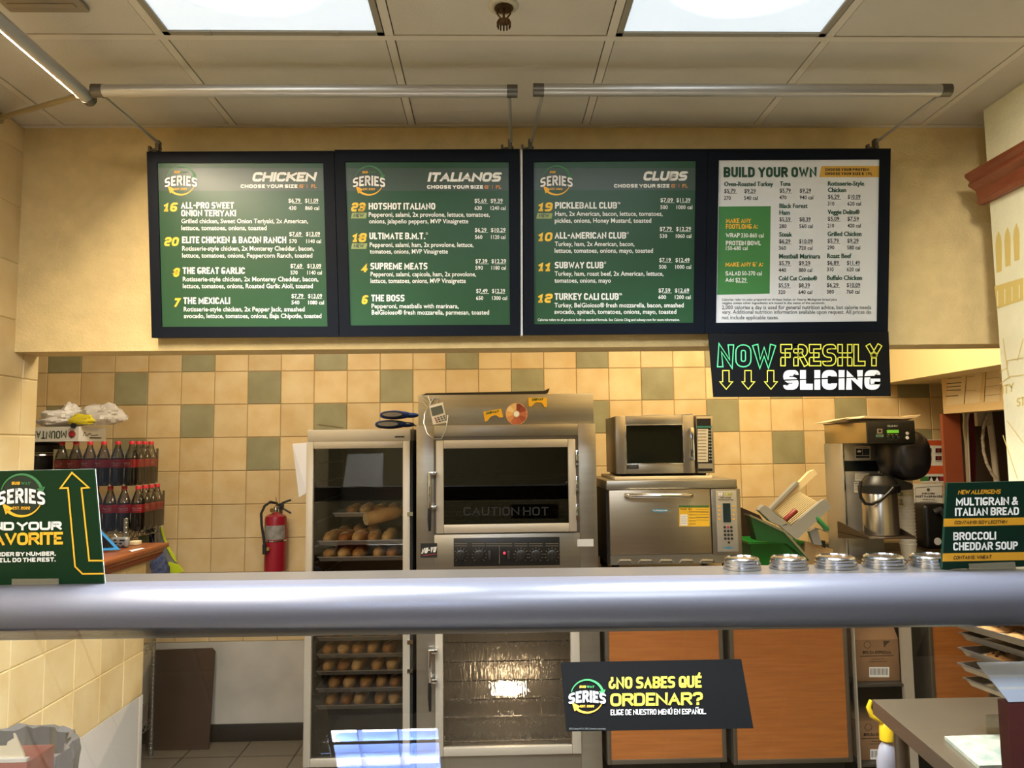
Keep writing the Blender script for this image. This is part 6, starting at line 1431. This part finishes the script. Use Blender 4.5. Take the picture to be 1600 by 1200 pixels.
for k in range(6):
    loc = Vector((FLx[k], 2.1, FLz[k])); lab = 'metal tray of dark chip cookies, %s in the stack of six' % NT[k]
    if pt_ is None:
        t = thing('cookie_tray', lab, 'tray', loc, 'cookie trays', rot=(0, 0, aa)); pt_ = t; x1_, y1_ = .33, -.235
        m = M(); lv = []
        for e, z in ((.016, -.018), (.004, 0), (0, 0), (0, -.004), (.006, -.005), (.014, -.0205)): lv.append([m.bm.verts.new(p) for p in ((e, y1_+e, z), (x1_-e, y1_+e, z), (x1_-e, -e, z), (e, -e, z))])
        for A_, B_ in zip(lv, lv[1:]):
            for i in range(4): m.face([A_[i], A_[(i+1) % 4], B_[(i+1) % 4], B_[i]])
        m.face(lv[0]); m.face(lv[5][::-1]); m.build('pan', mat('tray_metal', 'A39C92', .3, .9), t)
        m = M(); m.box(.03, y1_+.03, -.0175, x1_-.02, -.03, -.0165); m.build('liner', linr, t)
    else: dup(pt_, loc, lab)
    n = 0
    for (u, v) in ((.085, -.07), (.075, -.165), (.18, -.07), (.18, -.165)):
        if k in (2, 5) and u < .1: continue
        c = loc+ux*u+uy*(-v)+Vector((0, 0, -.0163)); n += 1
        lb = 'chip cookie on the %s cookie tray, %s' % (NT[k], {(.085, -.07): 'far left', (.075, -.165): 'near left', (.18, -.07): 'far right', (.18, -.165): 'near right'}[(u, v)])
        if ck is None:
            ck = thing('cookie', lb, 'cookie', c, 'chip cookies on the trays'); m = M()
            def f(q): n_ = noise.noise(q*3)*.12; return Vector((q.x*(1+n_), q.y*(1+n_), max(0, q.z*(1+n_*2))))
            m.ball(c, .042, .042, .011, 20, 10, f); m.build('biscuit', ckm, ck)
            rr = random.Random(2)
            for i in range(9): an, r_ = rr.uniform(0, 6.28), rr.uniform(.005, .032); m = M(); m.ball(c+Vector((r_*math.cos(an), r_*math.sin(an), .0105-r_*.12)), .006, .005, .004, 8, 5); m.build('chip', chip, ck)
        else: dup(ck, c, lb, (0, 0, k+u*9))
for yy in (1.90, 2.10):
    m = M(); m.tube([(1.715, yy, TZ+.0005), (1.715, yy, FLz[0]+.06)], .006, 8); m.build('upright', chrome, rk)
for k in range(6):
    a = loc*0+Vector((FLx[k], 2.1, FLz[k])); m = M(); m.tube([a+ux*.10+uy*.05+Vector((0, 0, -.0245)), (1.715, 2.10, FLz[k]-.0245)], .0028, 6); m.tube([a+ux*.10+uy*.18+Vector((0, 0, -.0245)), (1.715, 1.90, FLz[k]-.0245)], .0028, 6); m.build('tray_support', wirem, rk)
# papers and clear holder on the table
pq = [P(*p, Z=TZ+.001) for p in ((1476, 1156), (1620, 1151), (1640, 1199), (1530, 1203))]; m = M(); m.prism(pq, (0, 0, .010))
o = m.build('booklet', mat('printed_booklet', 'B9B29C', .7, c2='7F8C80', vscale=30)); tag(o, 'pale printed booklet lying on the steel table', 'booklet')
t = thing('clear_holder', 'clear acrylic sheet holder standing on the steel table', 'holder', P(1560, 1150, Z=TZ)); acl = glass('acrylic_clear', (.9, .92, .92), 1.5)
a = P(1536, 1150, Y=2.12); x0 = a.x; m = M(); m.box(x0, 2.10, TZ+.0005, x0+.22, 2.104, TZ+.055); m.box(x0, 2.07, TZ+.0005, x0+.22, 2.0995, TZ+.004); m.build('sheet', acl, t)
m = M(); m.box(x0+.05, 2.105, TZ+.0005, x0+.21, 2.107, TZ+.05); m.build('insert', mat('printed_booklet', 'D9D2BC', .6), t)
sb = P(1387, 1150, Y=2.50); t = thing('spray_bottle', 'clear spray bottle with a yellow trigger hanging at the steel table edge', 'spray bottle', (sb.x, 2.50, sb.z-.14))
yb = mat('trigger_yellow', 'E0B81E', .4)
m = M(); m.lathe([(.030, -.22), (.034, -.21), (.034, -.08), (.024, -.035), (.014, -.02)], (sb.x-.005, 2.5, sb.z), 18); m.build('bottle', mat('bottle_milky', 'B9B8C4', .25, alpha=.7), t)
m = M(); m.lathe([(.014, -.019), (.022, -.012), (.021, .03), (.012, .045), (0, .046)], (sb.x-.004, 2.5, sb.z), 16); m.build('collar', yb, t)
hh = [P(1373, 1124, Y=2.5), P(1362, 1118, Y=2.5), P(1357, 1105, Y=2.5), P(1361, 1094, Y=2.5)]; m = M(); m.tube([Vector((sb.x-.004, 2.5, sb.z+.035))]+hh, [.009, .009, .009, .008, .006], 10); m.build('trigger', yb, t)
m = M(); m.tube([(sb.x+.02, 2.5, sb.z+.02), (sb.x+.03, 2.5, sb.z-.03), (sb.x+.005, 2.5, sb.z-.05)], .004, 8); m.build('nozzle_loop', mat('bottle_milky', 'B9B8C4', .25, alpha=.7), t)

# ------------------------------------------------------------------ closet opening on the right
YQ = 4.24
m = M(); m.tube([(2.72, 4.34, CZ+.235), (3.499, 4.34, CZ+.235)], .014, 12); tag(m.build('closet_rod', steel_d), 'metal rod across the closet opening behind the chart', 'rod')
def CQ(x, y, Y=YQ): return P(1460+x/6, 560+y/6, Y=Y)
ztop = CZ+.162
m = M()
for xs in ([(278, 500), (282, 580), (278, 640), (295, 800), (312, 1150), (320, 1400)], [(318, 500), (305, 600), (312, 800), (328, 1150), (334, 1400)]): m.tube([CQ(*p) for p in xs], .008, 8)
tag(m.build('white_cord', mat('cord_white', 'C9BFAE', .7)), 'pair of thin white cords hanging in the closet opening', 'cord')
m = M(); m.prism([CQ(*p, 4.30) for p in ((312, 395), (350, 395), (362, 480), (388, 800), (385, 1600), (330, 1600), (322, 800))], (0, .04, 0)); tag(m.build('maroon_cloth', mat('maroon_cloth', '5A1424', .85)), 'maroon cloth hanging beside the white cords in the closet', 'cloth')
m = M(); m.tube([CQ(505, 470, 4.30), CQ(545, 780, 4.30), CQ(585, 1140, 4.30), CQ(620, 1600, 4.30)], .017, 12); tag(m.build('mop_handle', mat('handle_white', 'C9BEB0', .5)), 'white mop handle leaning in the closet opening', 'mop handle')
m = M(); pts = [CQ(*p, 4.2) for p in ((525, 495), (490, 560), (462, 650), (452, 750), (462, 870), (490, 980), (540, 1080), (580, 1135))]; m.tube(pts, .0085, 10)
for i in range(len(pts)*3-3):
    f = i/3; A_, B_ = pts[int(f)], pts[int(f)+1]; c = A_.lerp(B_, f-int(f)); m.ball(c, .0105, .0105, .006, 8, 5)
tag(m.build('braided_rope', mat('rope_white', 'D0C4B4', .8, c2='8A7A6A', vscale=30)), 'braided white rope curving in front of the mop handle', 'rope')
m = M(); m.tube([CQ(470, 490, 4.24), CQ(545, 482, 4.24)], .010, 8); m.box(CQ(545, 492, 4.2).x-.07, 4.235, ztop-.07, CQ(545, 492, 4.2).x+.02, 4.26, ztop+.06); tag(m.build('closet_hook', mat('hook_white', 'B9AE9C', .5)), 'pale hook bar at the top of the closet opening', 'hook')
pr = Print(Pl((2.5995, 0, 0), (-1, 0, 0)), 1460, 560, 6); pq_ = mat('chart_paper', 'C9B58F', .8); ik = mat('chart_ink', '3A3026', .7)
for x in ((125, 285), (300, 440), (485, 620)):
    pr.poly([(x[0]+8, 165-(x[0]-125)*.12), (x[1]+8, 150-(x[1]-285)*.1-10), (x[1]-10, 425-(x[1]-285)*.07), (x[0]-15, 440-(x[0]-125)*.07)], pq_, 1)
pr.line([(303, 160), (280, 425)], 4, ik); pr.line([(484, 115), (468, 408)], 4, ik)
for i, (a, b_) in enumerate(((130, 255), (122, 250), (120, 245), (118, 245), (112, 222))): pr.line([(a, (190, 238, 270, 300, 356)[i]), (b_, (180, 226, 258, 295, 348)[i])], (4, 8, 8, 8, 8)[i], ik)
for a, b_ in (((480, 195), (612, 175)), ((478, 270), (616, 250)), ((474, 350), (618, 335)), ((310, 175), (380, 165)), ((300, 305), (390, 298))): pr.line([a, b_], 2.5, ik)
o = pr.build('wall_closet_chart', None); o['kind'] = 'structure'
